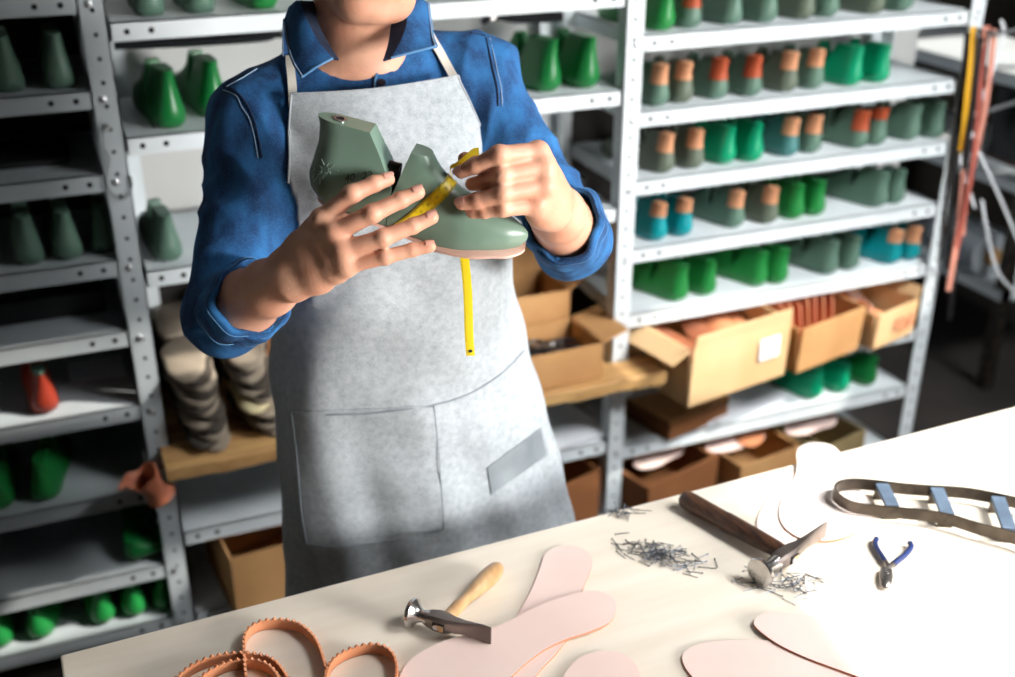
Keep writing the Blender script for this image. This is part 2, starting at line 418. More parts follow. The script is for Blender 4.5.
# ceiling out of view; openings are made up, sized to place the sun patches
HOLES = [(2.60, 5.0, -1.40, .22), (4.62, 5.2, 1.55, 2.30), (3.56, 4.6, .82, 1.10), (1.84, 2.50, 1.07, 1.176), (2.38, 2.83, .775, .868)]
xs_ = sorted({-2.3, WX + .1} | {v for h in HOLES for v in h[:2]}); ys_ = sorted({-1.72, 3.9} | {v for h in HOLES for v in h[2:]})
mb = MB()
for y0, y1 in zip(ys_[:-1], ys_[1:]):
    for x0, x1 in zip(xs_[:-1], xs_[1:]):
        if not any(h[0] <= x0 + 1e-6 and h[1] >= x1 - 1e-6 and h[2] <= y0 + 1e-6 and h[3] >= y1 - 1e-6 for h in HOLES): mb.box(x0, x1, y0, y1, 3.0, 3.02)
mb.prism([(2.59, -1.41), (3.0, .23), (2.59, .23)], 3.0, 3.02)  # added wedge slants the edge of the sun patch on the bench
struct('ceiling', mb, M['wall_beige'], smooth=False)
# ------------------------------------------------------------------ steel shelving
def post_mb(x, y, h, dirx, front=True):
    """perforated L-angle upright; dirx = side the flange points to"""
    mb = MB(); w = .046; t = .003
    mb.box(min(x, x + dirx * w), max(x, x + dirx * w), y, y + t, 0, h)
    yb = y + (.04 if front else -.04); mb.box(min(x, x + dirx * t), max(x, x + dirx * t), min(y, yb), max(y, yb), 0, h)
    if front:
        mb.mi = 1; z = .06
        while z < h - .02:
            mb.lathe((x + dirx * w * .5, y + .0006, z), (0, -1, 0), [(0, .0044), (.0009, .0044)], 10); z += .045
        mb.mi = 0
    return mb
def shelf_mb(x0, x1, y0, y1, z, lip=.036, holes=True):
    mb = MB(); t = .003
    mb.box(x0, x1, y0, y1, z - t, z); mb.box(x0, x1, y0, y0 + t, z - lip, z); mb.box(x0, x1, y1 - t, y1, z - lip, z)
    mb.box(x0, x0 + t, y0, y1, z - lip, z); mb.box(x1 - t, x1, y0, y1, z - lip, z)
    if holes:
        mb.mi = 1
        for hx in (x0 + .03, x0 + .075, x1 - .03, x1 - .075):
            mb.lathe((hx, y0 + .0006, z - lip * .52), (0, -1, 0), [(0, .0058), (.001, .0058)], 10, ref=(0, 0, 1), sq=1.0)
        mb.mi = 0
    return mb
SP = [M['steel_paint'], M['hole']]; SG = [M['steel_shaded'], M['hole']]
def unit_shelves(label, x0, x1, zs, h, y0=YS, depth=.36, posts=((0, 1), (1, 1), (0, 0), (1, 0)), name='steel_shelving_unit', group='grey steel shelving', back=0, SP=SP, side=False):
    t = thing(name, ((x0 + x1) / 2, y0 + depth / 2, 0), label, 'shelving')
    for px, fr in posts:
        x = x1 if px else x0; d = -1 if px else 1
        p = post_mb(x, y0 - .004 if fr else y0 + depth, h, d, bool(fr)).obj('post', SP, t, smooth=False)
        if fr:
            for z in zs: MB().lathe((x + d * .028, y0 - .004, z - .018), (0, -1, 0), [(0, .007), (.003, .007), (.005, .004)], 8).obj('bolt', M['bolt'], p)
    for z in zs: shelf_mb(x0 + (.047 if any(q == (0, 1) for q in posts) else 0), x1 - (.047 if any(q == (1, 1) for q in posts) else 0), y0, y0 + depth, z).obj('shelf', SP, t, smooth=False)
    if side: MB().box(x1 - .010, x1 - .005, y0 + .045, y0 + depth - .042, .02, 1.74).obj('side_panel', M['shade_board'], t, smooth=False)['label'] = 'added dark side panel that blocks light'  # added to keep light from the right out of the unit
    if back: MB().box(x0 + .01, x1 - .01, y0 + depth + .004, y0 + depth + .010, .02, back).obj('back_panel', M['shade_board'], t, smooth=False)['label'] = 'dark back panel standing in for shade'  # interior shade painted as a dark sheet up to a set height
    return t
ZL = [1.352, 1.187, 1.006, .848, .671, .459, .250, .098, 1.53]
ZM = [1.475, 1.254, .972, .325, .09]
ZR = [1.372, 1.197, 1.030, .856, .680, .478, .295, .08]
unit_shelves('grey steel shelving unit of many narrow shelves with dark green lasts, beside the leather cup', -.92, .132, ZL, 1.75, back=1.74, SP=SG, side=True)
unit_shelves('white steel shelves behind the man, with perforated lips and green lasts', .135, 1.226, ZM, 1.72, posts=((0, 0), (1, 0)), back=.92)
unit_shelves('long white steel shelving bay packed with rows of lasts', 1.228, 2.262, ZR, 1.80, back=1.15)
# side unit by the right wall, seen past the long bay
t = thing('side_shelving_unit', (3.05, 3.1, 0), 'grey and white side shelves past the hanging leather straps', 'shelving')
for z in (1.07, .745, .375):
    mb = MB().box(2.85, 3.3, 2.60, 3.62, z - .004, z).box(2.85, 2.853, 2.60, 3.62, z - .04, z).box(2.85, 3.3, 2.6, 2.603, z - .04, z); mb.obj('shelf', SP, t, smooth=False)
for x, y in ((2.852, 2.60), (2.852, 3.58), (3.26, 2.60), (3.26, 3.58)): MB().box(x, x + .04, y, y + .04, 0, 1.5).obj('post', M['die_rim'], t, smooth=False)
# ------------------------------------------------------------------ shoe lasts
def last_rings(S, xlo, xhi, front, n=26):
    """stack of outlines from the sole up; xlo/xhi tables over height; front = forepart (round front, flat back)"""
    rings = []
    for z in S['zs_f' if front else 'zs_h']:
        a = float(np.interp(z, *zip(*xlo))); b = float(np.interp(z, *zip(*xhi)))
        tz = float(np.interp(z, *zip(*S['tz']))); up = []
        for k in range(n):
            q = k / (n - 1)
            x = a + (b - a) * (1 - math.cos(PI * q)) / 2 if True else 0
            w = float(np.interp(x, *zip(*S['hw'])))
            if front: e = max(0, 1 - ((x - a) / (b - a)) ** S.get('pf', 2.6)) ** .5; w = w * e
            else:
                xm = a + .032
                if x < xm: w *= max(0, 1 - ((xm - x) / (xm - a)) ** 2.3) ** .5
            up.append((x, w * tz))
        if front: loop = [(x, -w) for x, w in up] + [(x, w) for x, w in up[-2::-1]]
        else: loop = [(x, w) for x, w in up[::-1]] + [(x, -w) for x, w in up[1:]]
        rings.append([(x, y, z) for x, y in loop])
    return rings
def last_shape(gap=.05, top=.105, slant=.04, ball=0.0, tt=.40, hb=0.0):
    S = dict(hw=[(-.03, .028 + hb), (.0, .0285 + hb), (.05, .029 + hb), (.09, .0285 + hb), (.13, .031 + hb), (.18, .032 + hb + ball), (.21, .0315 + hb + ball), (.24, .028 + hb + ball), (.262, .020 + ball * .5)],
             tz=[(0, .86), (.004, .95), (.014, 1.0), (.03, .97), (.05, .80), (.08, .58), (.115, tt)],
             zs_h=[0, .004, .012, .022, .034, .043, .052, .064, .078, .092, top - .003, top],
             zs_f=[0, .004, .012, .022, .032, .040, .050, .060, .072, .086, top - .004, top - .001])
    hx0 = [(0, .002), (.012, -.012), (.027, -.017), (.045, -.014), (.07, -.011), (.09, -.0125), (top, -.0165)]
    hx1 = [(0, .0905), (.042, .0905), (top, .0905 - slant)]
    fx0 = [(0, .0915), (.042, .0915), (.043, .0925), (top, .0925 + gap * .2)]
    fx1 = [(0, .254), (.012, .2615), (.027, .259), (.040, .240), (.048, .214), (.058, .182), (.072, .150), (.086, .1335), (top - .004, .1225), (top, .120)] if top > .1 else [(0, .254), (.010, .2615), (.022, .259), (.034, .240), (.041, .214), (.050, .184), (.061, .156), (.073, .140), (top - .004, .129), (top, .126)]
    return S, hx0, hx1, fx0, fx1
def last_meshes(pre, gap=.05, slant=.04):
    S, hx0, hx1, fx0, fx1 = last_shape(gap, slant=slant)
    h = MB().loft(last_rings(S, hx0, hx1, False)); f = MB().loft(last_rings(S, fx0, fx1, True))
    return h, f, (S, hx0, hx1)
def cap_mb(S, hx0, hx1, zlow):
    """leather cap wrapped round the top of the heel cone"""
    S2 = dict(S); S2['zs_h'] = [zlow, zlow + .002] + [z for z in (.07, .08, .092, .1045) if z > zlow + .004] + [.1068]
    r = last_rings(S2, hx0, hx1, False); out = []
    for ring in r:
        cx = sum(p[0] for p in ring) / len(ring); out.append([(p[0] - .0014 if p[0] < .02 else min(p[0], .024), p[1] * 1.06, p[2]) for p in ring])
    return MB().loft(out)
_h, _f, _t = last_meshes('shelf', .05, .03)
HM, FM = {}, {}
CAPM = {('tan', .052): None}
def last_mesh(kind, col):
    d = HM if kind == 'heel' else FM
    if col not in d:
        mb = _h if kind == 'heel' else _f
        d[col] = mb.mesh('last_%s_%s' % (kind, col), M['last_' + col], angle=50)
    return d[col]
def make_last(col, cap, x, y, z, rot, label, group, scale=1.0, roll=0.0):
    """heel faces the room; rot turns the toe away from straight back"""
    t = thing('shoe_last', (x, y, z), label, 'shoe last', group, PI / 2 + rot)
    t.scale = (scale,) * 3
    if roll: t.rotation_euler = (roll, 0, PI / 2 + rot)
    for k in ('heel', 'fore'):
        o = bpy.data.objects.new('heel_block' if k == 'heel' else 'forepart', last_mesh(k, col)); C.objects.link(o); o.parent = t
    if cap:
        key = cap
        if key not in CAPM: CAPM[key] = cap_mb(_t[0], _t[1], _t[2], cap[1]).mesh('cap', M['cap_' + cap[0]] if 'cap_' + cap[0] in M else M[cap[0]], angle=50)
        o = bpy.data.objects.new('heel_cap', CAPM[key]); C.objects.link(o); o.parent = t
        o['label'] = {'tan': 'tan leather heel cap', 'red': 'russet leather heel cap'}.get(cap[0], 'grey-green heel cap')
    return t
NAME = dict(grey='grey-green', olive='olive-grey', green='bottle-green', leaf='leaf-green', emerald='emerald green', teal='teal', sea='bluish green', red='rust-red')
ORD = 'first second third fourth fifth sixth seventh eighth ninth tenth eleventh twelfth thirteenth fourteenth fifteenth sixteenth seventeenth eighteenth nineteenth twentieth'.split()
T6, T5, R5, R7, T8 = ('tan', .062), ('tan', .07), ('red', .052), ('red', .076), ('tan', .058)
ROWS = [   # (heel px x, bottom px y, colour, cap, extra turn)
 (1.372, 'top row, white bay', [(661, 33, 'leaf', None, .05), (691, 31, 'grey', R5, .05), (731, 27, 'grey', T5, .1), (766, 25, 'grey', None, .05), (803, 21, 'olive', None, .1), (830, 20, 'grey', None, .05), (872, 16, 'olive', None, .1), (903, 15, 'grey', None, .05)]),
 (1.197, 'second row, white bay', [(656, 106, 'grey', T8, .03), (683, 104, 'olive', T6, .0), (717, 99, 'grey', R5, .08), (751, 97, 'grey', R5, .0), (786, 92, 'olive', T6, .1), (815, 90, 'grey', T6, .02), (850, 85, 'emerald', None, .2), (880, 83, 'emerald', None, .05)]),
 (1.030, 'third row, white bay', [(662, 173, 'olive', T8, .12), (694, 171, 'olive', T8, .0), (725, 166, 'emerald', None, .12), (752, 162, 'emerald', None, .0), (787, 158, 'sea', T6, .12), (813, 155, 'grey', T8, .02), (856, 149, 'grey', R5, .18), (877, 146, 'grey', R7, .03), (910, 142, 'grey', None, .16), (934, 139, 'grey', None, -.25)]),
 (.856, 'fourth row, white bay', [(655, 241, 'teal', T5, .12), (683, 238, 'teal', T5, .05), (734, 228, 'grey', T6, .18), (768, 224, 'olive', T6, .1), (793, 218, 'leaf', None, .05), (817, 215, 'leaf', None, .0), (876, 207, 'grey', None, .25), (896, 202, 'grey', None, .03)]),
 (.680, 'fifth row, white bay', [(676, 308, 'leaf', None, .34), (707, 302, 'leaf', None, .2), (757, 295, 'leaf', None, .34), (771, 288, 'leaf', None, .25), (828, 271, 'grey', None, .25), (852, 269, 'grey', None, .05), (890, 263, 'teal', T5, .3), (911, 259, 'teal', T8, .02)]),
 (.295, 'low shelf under the boxes, white bay', [(812, 397, 'emerald', None, .2), (841, 391, 'emerald', None, .1), (868, 384, 'green', None, .15)]),
]
for z, where, row in ROWS:
    prev = None
    for i, (px, py, col, cap, tw) in enumerate(row):
        p = ony(px, py, YS + .035)
        ct = {None: '', 'tan': ' with tan heel top', 'red': ' with russet heel top'}[cap[0] if cap else None]
        x = float(p[0]) + (.012 if i % 2 == 0 else .006)
        if prev is not None and x - prev < .0595: x = prev + .0595
        prev = x
        make_last(col, cap, x, YS + .032 + .004 * (i % 3), z + .0006, tw * .6 + .20, '%s shoe last%s, %s from the man, %s' % (NAME[col], ct, ORD[i], where), 'lasts on the white bay', .92 if cap or i % 3 else .95)
# left unit
ROWL = [
 (1.352, 'top lit shelf of the leftmost unit', [(10, 88, 'grey', None, .05), (62, 83, 'grey', None, .05)]),
 (1.006, 'third shelf of the leftmost unit', [(31, 262, 'grey', None, .05), (70, 258, 'grey', None, .05)]),
 (.671, 'shelf of the leftmost unit', [(50, 427, 'red', ('last_grey', .098), .1)]),
 (.459, 'shelf below the rust-red last', [(3, 522, 'leaf', None, -.1), (48, 511, 'leaf', None, -.2)]),
 (.250, 'dark shelf below the leather cup', [(128, 576, 'green', None, -.1)]),
 (.098, 'lowest shelf of the leftmost unit', [(2, 655, 'leaf', None, -.1), (40, 640, 'leaf', None, -.3), (106, 628, 'leaf', None, .15), (135, 616, 'leaf', None, .1), (157, 606, 'leaf', None, .1)]),
]
for z, where, row in ROWL:
    prev = None
    for i, (px, py, col, cap, tw) in enumerate(row):
        p = ony(px, py, YS + .035); x = float(p[0])
        if prev is not None and x - prev < .072: x = prev + .072
        prev = x
        make_last(col, cap, x, YS + .034, z + (.033 if py == 576 else .0006), tw, '%s shoe last, %s in view on the %s' % (NAME[col], ORD[i] if len(row) > 1 else 'only one', where), 'lasts on the leftmost unit', 1.0, PI / 2 if py == 576 else 0.0)
make_last('grey', None, .068, 2.355, 1.0066, -.04, 'grey-green shoe last, third shelf of the leftmost unit, close to its post', 'lasts on the leftmost unit', .95)
make_last('leaf', None, -.115, 2.10, .0006, 1.2, 'leaf-green shoe last on the floor before the leftmost unit', 'lasts on the leftmost unit')
# middle shelves
ROWM = [
 (1.475, 'top shelf behind the man', [(152, 16, 'grey', None, .0), (203, 12, 'grey', None, .05), (266, 5, 'leaf', None, .1)]),
 (1.254, 'middle shelf behind the man', [(174, 132, 'green', None, .12), (222, 124, 'green', None, .12), (552, 92, 'green', None, .22), (590, 89, 'green', None, .12)]),
 (.972, 'lower shelf behind the man', [(172, 263, 'grey', None, .1)]),
]
for z, where, row in ROWM:
    for i, (px, py, col, cap, tw) in enumerate(row):
        p = ony(px, py, YS + .035)
        make_last(col, cap, float(p[0]), YS + (.04 if px != 222 else .10), z + .0006, tw, '%s shoe last, %s%s' % (NAME[col], (ORD[i] + ' from the leftmost unit on the ') if len(row) > 1 else 'alone on the ', where), 'lasts behind the man', 1.12 if z == 1.254 else 1.0)
# ------------------------------------------------------------------ plank and sole stacks
mb = MB(); G = []
for i in range(41):
    x = .112 + (1.335 - .112) * i / 40; yb = 2.60 if x < 1.21 else 2.291; w = .0035 * math.sin(i * 1.1) + .003 * math.sin(i * 2.7)
    G.append([(x, 2.195 + w, .528), (x, 2.195 + w - .002, .556), (x, 2.199 + w, .560), (x, yb, .560), (x, yb, .528)])
tag(mb.loft(G).obj('wooden_plank', M['plank'], angle=30), 'worn wooden plank behind the man carrying sole stacks and open boxes', 'plank')
shelf_mb(.14, 1.222, 2.30, 2.64, .5275).obj('steel_shelf', SP, tag(thing('support_shelf', (.68, 2.47, .49), 'grey steel shelf directly under the worn wooden plank', 'shelf'), None), smooth=False)
def sole_outline(L, W, n=28, waist=.72):
    pts = []
    for k in range(n):
        a = 2 * PI * k / n; x = math.cos(a); y = math.sin(a)
        w = 1.0 if x > .2 else (waist + .1 if x < -.35 else waist)
        w = np.interp(x, [-1, -.55, -.1, .35, 1], [.74, .78, .70, 1.0, .92])
        pts.append((x * L / 2, y * W / 2 * float(w)))
    return pts
so = sole_outline(.235, .118)
SO_ = lambda: MB().loft([[(x * k, y * k, z) for x, y in so] for k, z in ((.84, 0), (.97, .003), (1, .007), (.97, .0112), (.84, .0142))])
SOLE3 = SO_().mesh('dark_felt_sole', M['felt_dark'], angle=80)
SOLE = SO_().mesh('felt_sole', M['felt'], angle=80); SOLE2 = SO_().mesh('cream_sole', M['felt_pale'], angle=80)
def stack(x, y, n, nm, seed, pale=(), lean=(0, 0), dark=0):
    r = random.Random(seed); z = .5603; dx = dy = 0
    for i in range(n):
        dx = dx + r.uniform(-.002, .002) + lean[0]; jx = r.uniform(-.006, .006); dy += r.uniform(-.003, .003) + lean[1]
        o = bpy.data.objects.new('shoe_sole', SOLE2 if i in pale else (SOLE3 if i % 2 else SOLE)); C.objects.link(o)
        o.location = (x + dx + jx, y + dy + r.uniform(-.012, .006), z); o.rotation_euler = (0, 0, PI / 2 + r.uniform(-.22, .22)); z += .0144
        k = n - 1 - i
        w = 'topmost' if k == 0 else ('lowest' if i == 0 else ORD[k] + ' from the top' if k < 20 else ORD[i] + ' from the plank')
        tag(o, '%s shoe sole, %s, in the %s' % ('cream' if i in pale else 'dark felt' if i % 2 else 'pale felt', w, nm), 'shoe sole', 'stacked shoe soles')
stack(.225, 2.335, 13, 'stack nearest the leather cup', 3, lean=(-.0022, 0))
stack(.352, 2.345, 13, 'stack beside the apron', 5, pale=(5,), lean=(-.003, 0))
stack(.205, 2.58, 13, 'rear stack against the shelving post', 8)
# ------------------------------------------------------------------ cardboard boxes
def box_thing(c, sx, sy, h, rot, label, mat, flaps=(), t=.005, name='cardboard_box', group=None, taper=0.0, tilt=0.0):
    o = thing(name, c, label, 'box', group, rot)
    if tilt: o.rotation_euler = (tilt, 0, rot)
    def sub(nm, mb, m=mat):
        q = link(nm, mb.mesh(nm, m, smooth=False), o, world=False); return q
    sub('base', MB().box(-sx / 2, sx / 2, -sy / 2, sy / 2, 0, t))
    e = taper
    def wallmb(x0, x1, y0, y1, ox, oy):
        vs = [(x0, y0, 0), (x1, y0, 0), (x1, y1, 0), (x0, y1, 0), (x0 + ox, y0 + oy, h), (x1 + ox, y0 + oy, h), (x1 + ox, y1 + oy, h), (x0 + ox, y1 + oy, h)]
        return MB().add(vs, [(3, 2, 1, 0), (4, 5, 6, 7), (0, 1, 5, 4), (1, 2, 6, 5), (2, 3, 7, 6), (3, 0, 4, 7)])
    sub('front_panel', wallmb(-sx / 2, sx / 2, -sy / 2, -sy / 2 + t, 0, -e)); sub('back_panel', wallmb(-sx / 2, sx / 2, sy / 2 - t, sy / 2, 0, e))
    sub('side_panel', wallmb(-sx / 2, -sx / 2 + t, -sy / 2 + t, sy / 2 - t, -e, 0)); sub('side_panel', wallmb(sx / 2 - t, sx / 2, -sy / 2 + t, sy / 2 - t, e, 0))
    for side, ln, ang in flaps:      # ang: outward opening from upright, in degrees
        a = math.radians(ang); dz, do = math.cos(a) * ln, math.sin(a) * ln
        if side in 'lr':
            s = 1 if side == 'r' else -1; x = s * (sx / 2 + e)
            G = [[(x, -sy / 2, h), (x + s * do, -sy / 2 + .006, h + dz)], [(x, sy / 2, h), (x + s * do, sy / 2 - .006, h + dz)]]
        else:
            s = 1 if side == 'b' else -1; y = s * (sy / 2 + e)
            G = [[(-sx / 2, y, h), (-sx / 2 + .006, y + s * do, h + dz)], [(sx / 2, y, h), (sx / 2 - .006, y + s * do, h + dz)]]
        sub('flap', MB().sheet(G, .004))
    return o
def at_local(o, p): return np.array(basis(o) @ V(p))
# two boxes of tools on the plank
bA = box_thing((1.045, 2.305, .5605), .235, .17, .095, .03, 'brown open cardboard box of tools nearest the apron on the plank', M['card'], flaps=(('r', .075, 75),))
bB = box_thing((1.025, 2.495, .5605), .27, .175, .165, .0, 'brown open cardboard box of tools behind the nearer one on the plank', M['card'], flaps=(('r', .09, 60), ('b', .17, 15)))
def hand_tool(o, x, y, z, rot, label, L=.15):
    p = at_local(o, (x, y, z)); t = thing('pincers', p, label, 'pincers', 'tools in the cardboard boxes', rot)
    for s in (-1, 1):
        pts = smoothpath([(-L * .5, s * .018, 0), (-L * .2, s * .016, .002), (0, s * .004, .004), (L * .1, -s * .003, .004)], 5)
        q = MB().tube(pts, [.006] * len(pts), 8); link('handle', q.mesh('handle', M['black_handle']), t, world=False)
    pts = smoothpath([(L * .05, 0, .004), (L * .2, .017, .004), (L * .33, .012, .004), (L * .38, 0, .004), (L * .33, -.012, .004), (L * .2, -.017, .004), (L * .05, 0, .004)], 4)
    link('jaws', MB().tube(pts, .0055, 8).mesh('jaws', M['steel']), t, world=False)
for i, (x, y, z, r) in enumerate([(-.03, -.035, .013, .1), (.01, .0, .028, .4), (-.02, .04, .043, -.15), (.03, .035, .056, 2.9), (-.01, -.02, .066, .35)]):
    hand_tool(bA, x, y, z, r, 'black-handled steel pincers, %s from the front in the nearer box' % ORD[i])
for i, (x, y, z, r) in enumerate([(-.03, -.03, .013, .1), (.03, .02, .013, -.3), (-.02, .05, .013, .3), (.04, -.04, .03, .2), (-.02, 0, .032, -.1), (.03, .04, .032, 3.0), (0, -.03, .05, .15), (-.01, .02, .085, .5), (.02, -.02, .105, -.2)]):
    hand_tool(bB, x, y, z, r, 'black-handled steel pincers, %s from the front in the rear box' % ORD[i])
# leather boxes on the long bay
b1 = box_thing((1.506, 2.293, .4785), .335, .25, .16, .19, 'pale open cardboard box with a white label, full of leather cuttings', M['card_pale'], flaps=(('l', .06, 120), ('f', .035, 8)), taper=.006)
b2 = box_thing((1.822, 2.335, .4785), .252, .23, .13, .24, 'tan cardboard box of upright leather pieces beside the labelled box', M['card'], flaps=(), taper=.008)
b3 = box_thing((2.068, 2.36, .4785), .185, .21, .105, .28, 'cardboard box with red printing, farthest along the shelf', M['card_pale'], flaps=(('r', .035, 40),), taper=.006)
lab = link('label', MB().box(.06, .13, -.1335, -.1325, .07, .13).mesh('label', M['paper'], smooth=False), b1, world=False); lab['label'] = 'white paper label'
mb = MB()
for k in range(4): mb.box(.068, .122 - .012 * (k % 2), -.1345, -.1335, .08 + k * .011, .084 + k * .011)
link('print', mb.mesh('print', M['ink_pink'], smooth=False), lab, world=False)
mb = MB()
for x0, x1, z0, z1 in ((-.01, -.004, .03, .075), (-.004, .012, .069, .075), (-.004, .010, .05, .055), (.02, .026, .03, .075), (.026, .04, .03, .036), (.045, .051, .03, .075), (.051, .062, .05, .056), (.062, .068, .03, .075)):
    mb.box(x0, x1, -.1165, -.1155, z0, z1)
link('print', mb.mesh('print', M['ink_red'], smooth=False), b3, world=False)
def leather_piece(p, L, W, rot, lean, curl, mat, label, cat='leather piece', name='leather_piece', group='leather cuttings in boxes', upright=True):
    t = MB(); G = []
    for i in range(9):
        u = i / 8; row = []
        for j in range(7):
            v = j / 6 - .5; w = W * (.6 + .5 * math.sin(PI * min(1, .25 + u * .7)))
            row.append((v * w, curl * (v * v * 4) + .01 * math.sin(u * 3), u * L))
        G.append(row)
    t.sheet(G, .003); o = t.obj(name, mat, angle=60); o.location = V(p); o.rotation_euler = (lean, 0, rot)
    return tag(o, label, cat, group)
r = random.Random(4)
for i in range(7):
    p = at_local(b2, (-.085 + i * .027, 0.0, .006)); leather_piece(p, .155 - .004 * (i % 3), .115, .24 + PI / 2 + r.uniform(-.08, .08), -.10 + .03 * i, .010, M['veg_tan'] if i % 2 else M['terracotta'], 'tan leather upper standing %s in the tan box from its labelled neighbour' % ORD[i])
for i in range(6):
    p = at_local(b1, (-.085 + .034 * i, -.055 + .02 * (i % 2), .095 + .004 * i)); o = leather_piece(p, .125, .09, r.uniform(-.7, .7) + .3, -1.15 - .1 * (i % 3), .02, M['veg_dark'] if i < 4 else M['veg_tan'], 'brown leather cutting %s from the open flap in the labelled box' % ORD[i])
for i in range(4):
    p = at_local(b3, (-.045 + .03 * i, -.02, .05)); leather_piece(p, .105, .085, .3 + PI / 2 * (i % 2), -.75 - .08 * i, .018, M['veg_tan'] if i != 2 else M['insole'], '%s leather cutting, %s in the box with red printing' % ('pale' if i == 2 else 'tan', ORD[i]))
# lower boxes
b4 = box_thing((1.483, 2.425, .2955), .225, .24, .06, .25, 'small closed brown cardboard box on the low shelf under the labelled box', M['card_dark'])
link('lid', MB().box(-.1145, .1145, -.122, .122, .056, .066).mesh('lid', M['card'], smooth=False), b4, world=False)
b5 = box_thing((1.40, 2.38, .0805), .27, .28, .13, .28, 'brown wooden box holding pale leather on the lowest shelf', M['card_dark'], t=.012, name='wooden_box')
b6 = box_thing((1.69, 2.35, .0805), .22, .24, .125, .15, 'reddish cardboard box on the lowest shelf in the middle', M['card'], t=.006)
b7 = box_thing((1.93, 2.36, .0805), .21, .24, .115, .25, 'olive cardboard box at the far end of the lowest shelf', material('olive_card', (150, 132, 92), .85, (132, 114, 78), 6))
for i, (bx, x, y, z, rz) in enumerate([(b5, .02, -.02, .125, .5), (b5, .05, .03, .129, -.2), (b6, -.03, 0, .1255, .2), (b6, .04, .02, .131, 1.0), (b7, 0, 0, .1165, .3)]):
    p = at_local(bx, (x, y, z)); o = MB().prism([(a * 1.0, b * 1.6) for a, b in sole_outline(.21, .075)], 0, .003).obj('leather_piece', M['insole'] if i % 2 == 0 else M['veg_tan'])
    o.location = V(p); o.rotation_euler = (.0, .0, rz)
    tag(o, '%s leather piece lying %s on the %s' % ('pale pink' if i % 2 == 0 else 'tan', 'above the other' if i in (1, 3) else 'flat', ['wooden box', 'wooden box', 'reddish box', 'reddish box', 'olive box'][i]), 'leather piece', 'leather lying on low boxes')
b8 = box_thing((1.06, 2.38, .0905), .22, .26, .16, .3, 'open brown cardboard box low beside the apron', M['card_dark'], flaps=())
b9 = box_thing((.34, 2.38, .0905), .26, .28, .18, .1, 'orange-brown cardboard box low behind the apron hem', M['card'])
b10 = box_thing((.30, 2.48, .9725), .40, .26, .12, 0, 'x', M['card_dark']) if False else None
bq = box_thing((.50, 2.545, .5605), .36, .15, .25, 0, 'brown cardboard box standing behind the stacks of soles', M['card_dark'])
for i in range(4):
    p = (1.06 + .012 * i, 2.44 - .01 * i, .3255 + .0042 * i); o = MB().box(-.13, .13, -.12, .12, 0, .004).obj('paper_sheet', M['paper'], smooth=False)
    o.location = p; o.rotation_euler = (0, 0, .1 * i - .1); tag(o, 'white paper sheet, %s up in the stack below the plank' % ORD[i], 'paper', 'white sheets on the low shelf')
for i in range(3):
    o = MB().box(-.14, .14, -.13, .13, 0, .003).obj('paper_sheet', M['paper'], smooth=False); o.location = (1.66 + .01 * i, 2.46, .2955 + .0032 * i); o.rotation_euler = (0, 0, .12 * i)
    tag(o, 'white paper sheet, %s up, on the low shelf beside the small box' % ORD[i], 'paper', 'white sheets on the low shelf')
# things in the dark between shelves
def board(name, x0, x1, y, z, w, h, mat, label, cat):
    o = MB().box(x0, x1, y, y + w, z, z + h).obj(name, mat, bevel=.002, smooth=False); return tag(o, label, cat)
board('flat_board', -.14, .03, 2.40, 1.1875, .2, .012, M['black'], 'dark flat board on the second shelf of the leftmost unit', 'board')
board('flat_case', -.40, .05, 2.42, .8485, .18, .05, M['black'], 'black flat case on the fourth shelf of the leftmost unit', 'case')
board('steel_tray', -.05, .07, 2.45, .6715, .12, .004, M['steel_paint'], 'grey steel plate lying behind the rust-red last', 'plate')
board('flat_case', .98, 1.2, 2.4, .9725, .2, .045, M['black'], 'black case on the shelf behind the rolled cuff', 'case')
# long black pincers hung on the wall behind the shoulders
for (xa, ya, xb, yb, lab) in ((492, 17, 562, 16, 'black long-handled pincers under the top shelf by the bright shoulder'), (284, 34, 114, 44, 'black long-handled pincers under the top shelf by the shaded shoulder')):
    a = ony(xa, ya, 2.42); b = ony(xb, yb, 2.42); u = unit(b - a); L = np.linalg.norm(b - a); n = np.array((0, 0, 1.0))
    t = thing('hanging_pincers', a, lab, 'pincers', 'black pincers under the top shelf')
    for s in (-1, 1):
        pts = smoothpath([a - u * .025 + n * s * .011, a, a + u * .02, a + u * .05 - n * s * .006, a + u * (L * .6) - n * s * .007, a + u * L - n * s * .004], 5)
        MB().tube(pts, .0078, 8).obj('handle', M['black_handle'], t)
    MB().lathe(a + np.array((0, -.009, 0)), (0, 1, 0), [(0, .006), (.002, .008), (.016, .008), (.018, .006)], 12).obj('rivet', M['steel_bright'], t)
    w = MB(); q = a + u * L * .4; w.tube([q + (0, 0, .008), q + (0, 0, 1.437 - q[2])], .0012, 6); w.obj('hanging_wire', M['wire'], t)
# brown piece on the far top shelf
tag(MB().prism([(a, b) for a, b in sole_outline(.2, .09)], 0, .03).obj('leather_roll', M['veg_tan'], bevel=.008), 'tan leather bundle on the top shelf next to the white post', 'leather bundle').location = (1.16, 2.47, 1.4755)
# ------------------------------------------------------------------ wire loop on the left post
pts = [ony(x, y, YS - .012) for x, y in ((110, 128), (106, 124), (103, 132), (104, 148), (109, 158), (107, 172), (107, 184), (113, 194), (121, 199), (129, 195), (132, 185), (130, 176))]
wl = thing('wire_loop', pts[0], 'thin grey wire loop hanging on the leftmost unit post', 'wire')
MB().tube(smoothpath(pts, 6), .0014, 6).obj('wire', M['wire'], wl)
pp = ony(108, 126, YS - .004); MB().lathe((pp[0], YS - .005, pp[2]), (0, -1, 0), [(0, .003), (.012, .003), (.0125, .0045), (.014, .0045)], 8).obj('hook_peg', M['bolt'], wl)
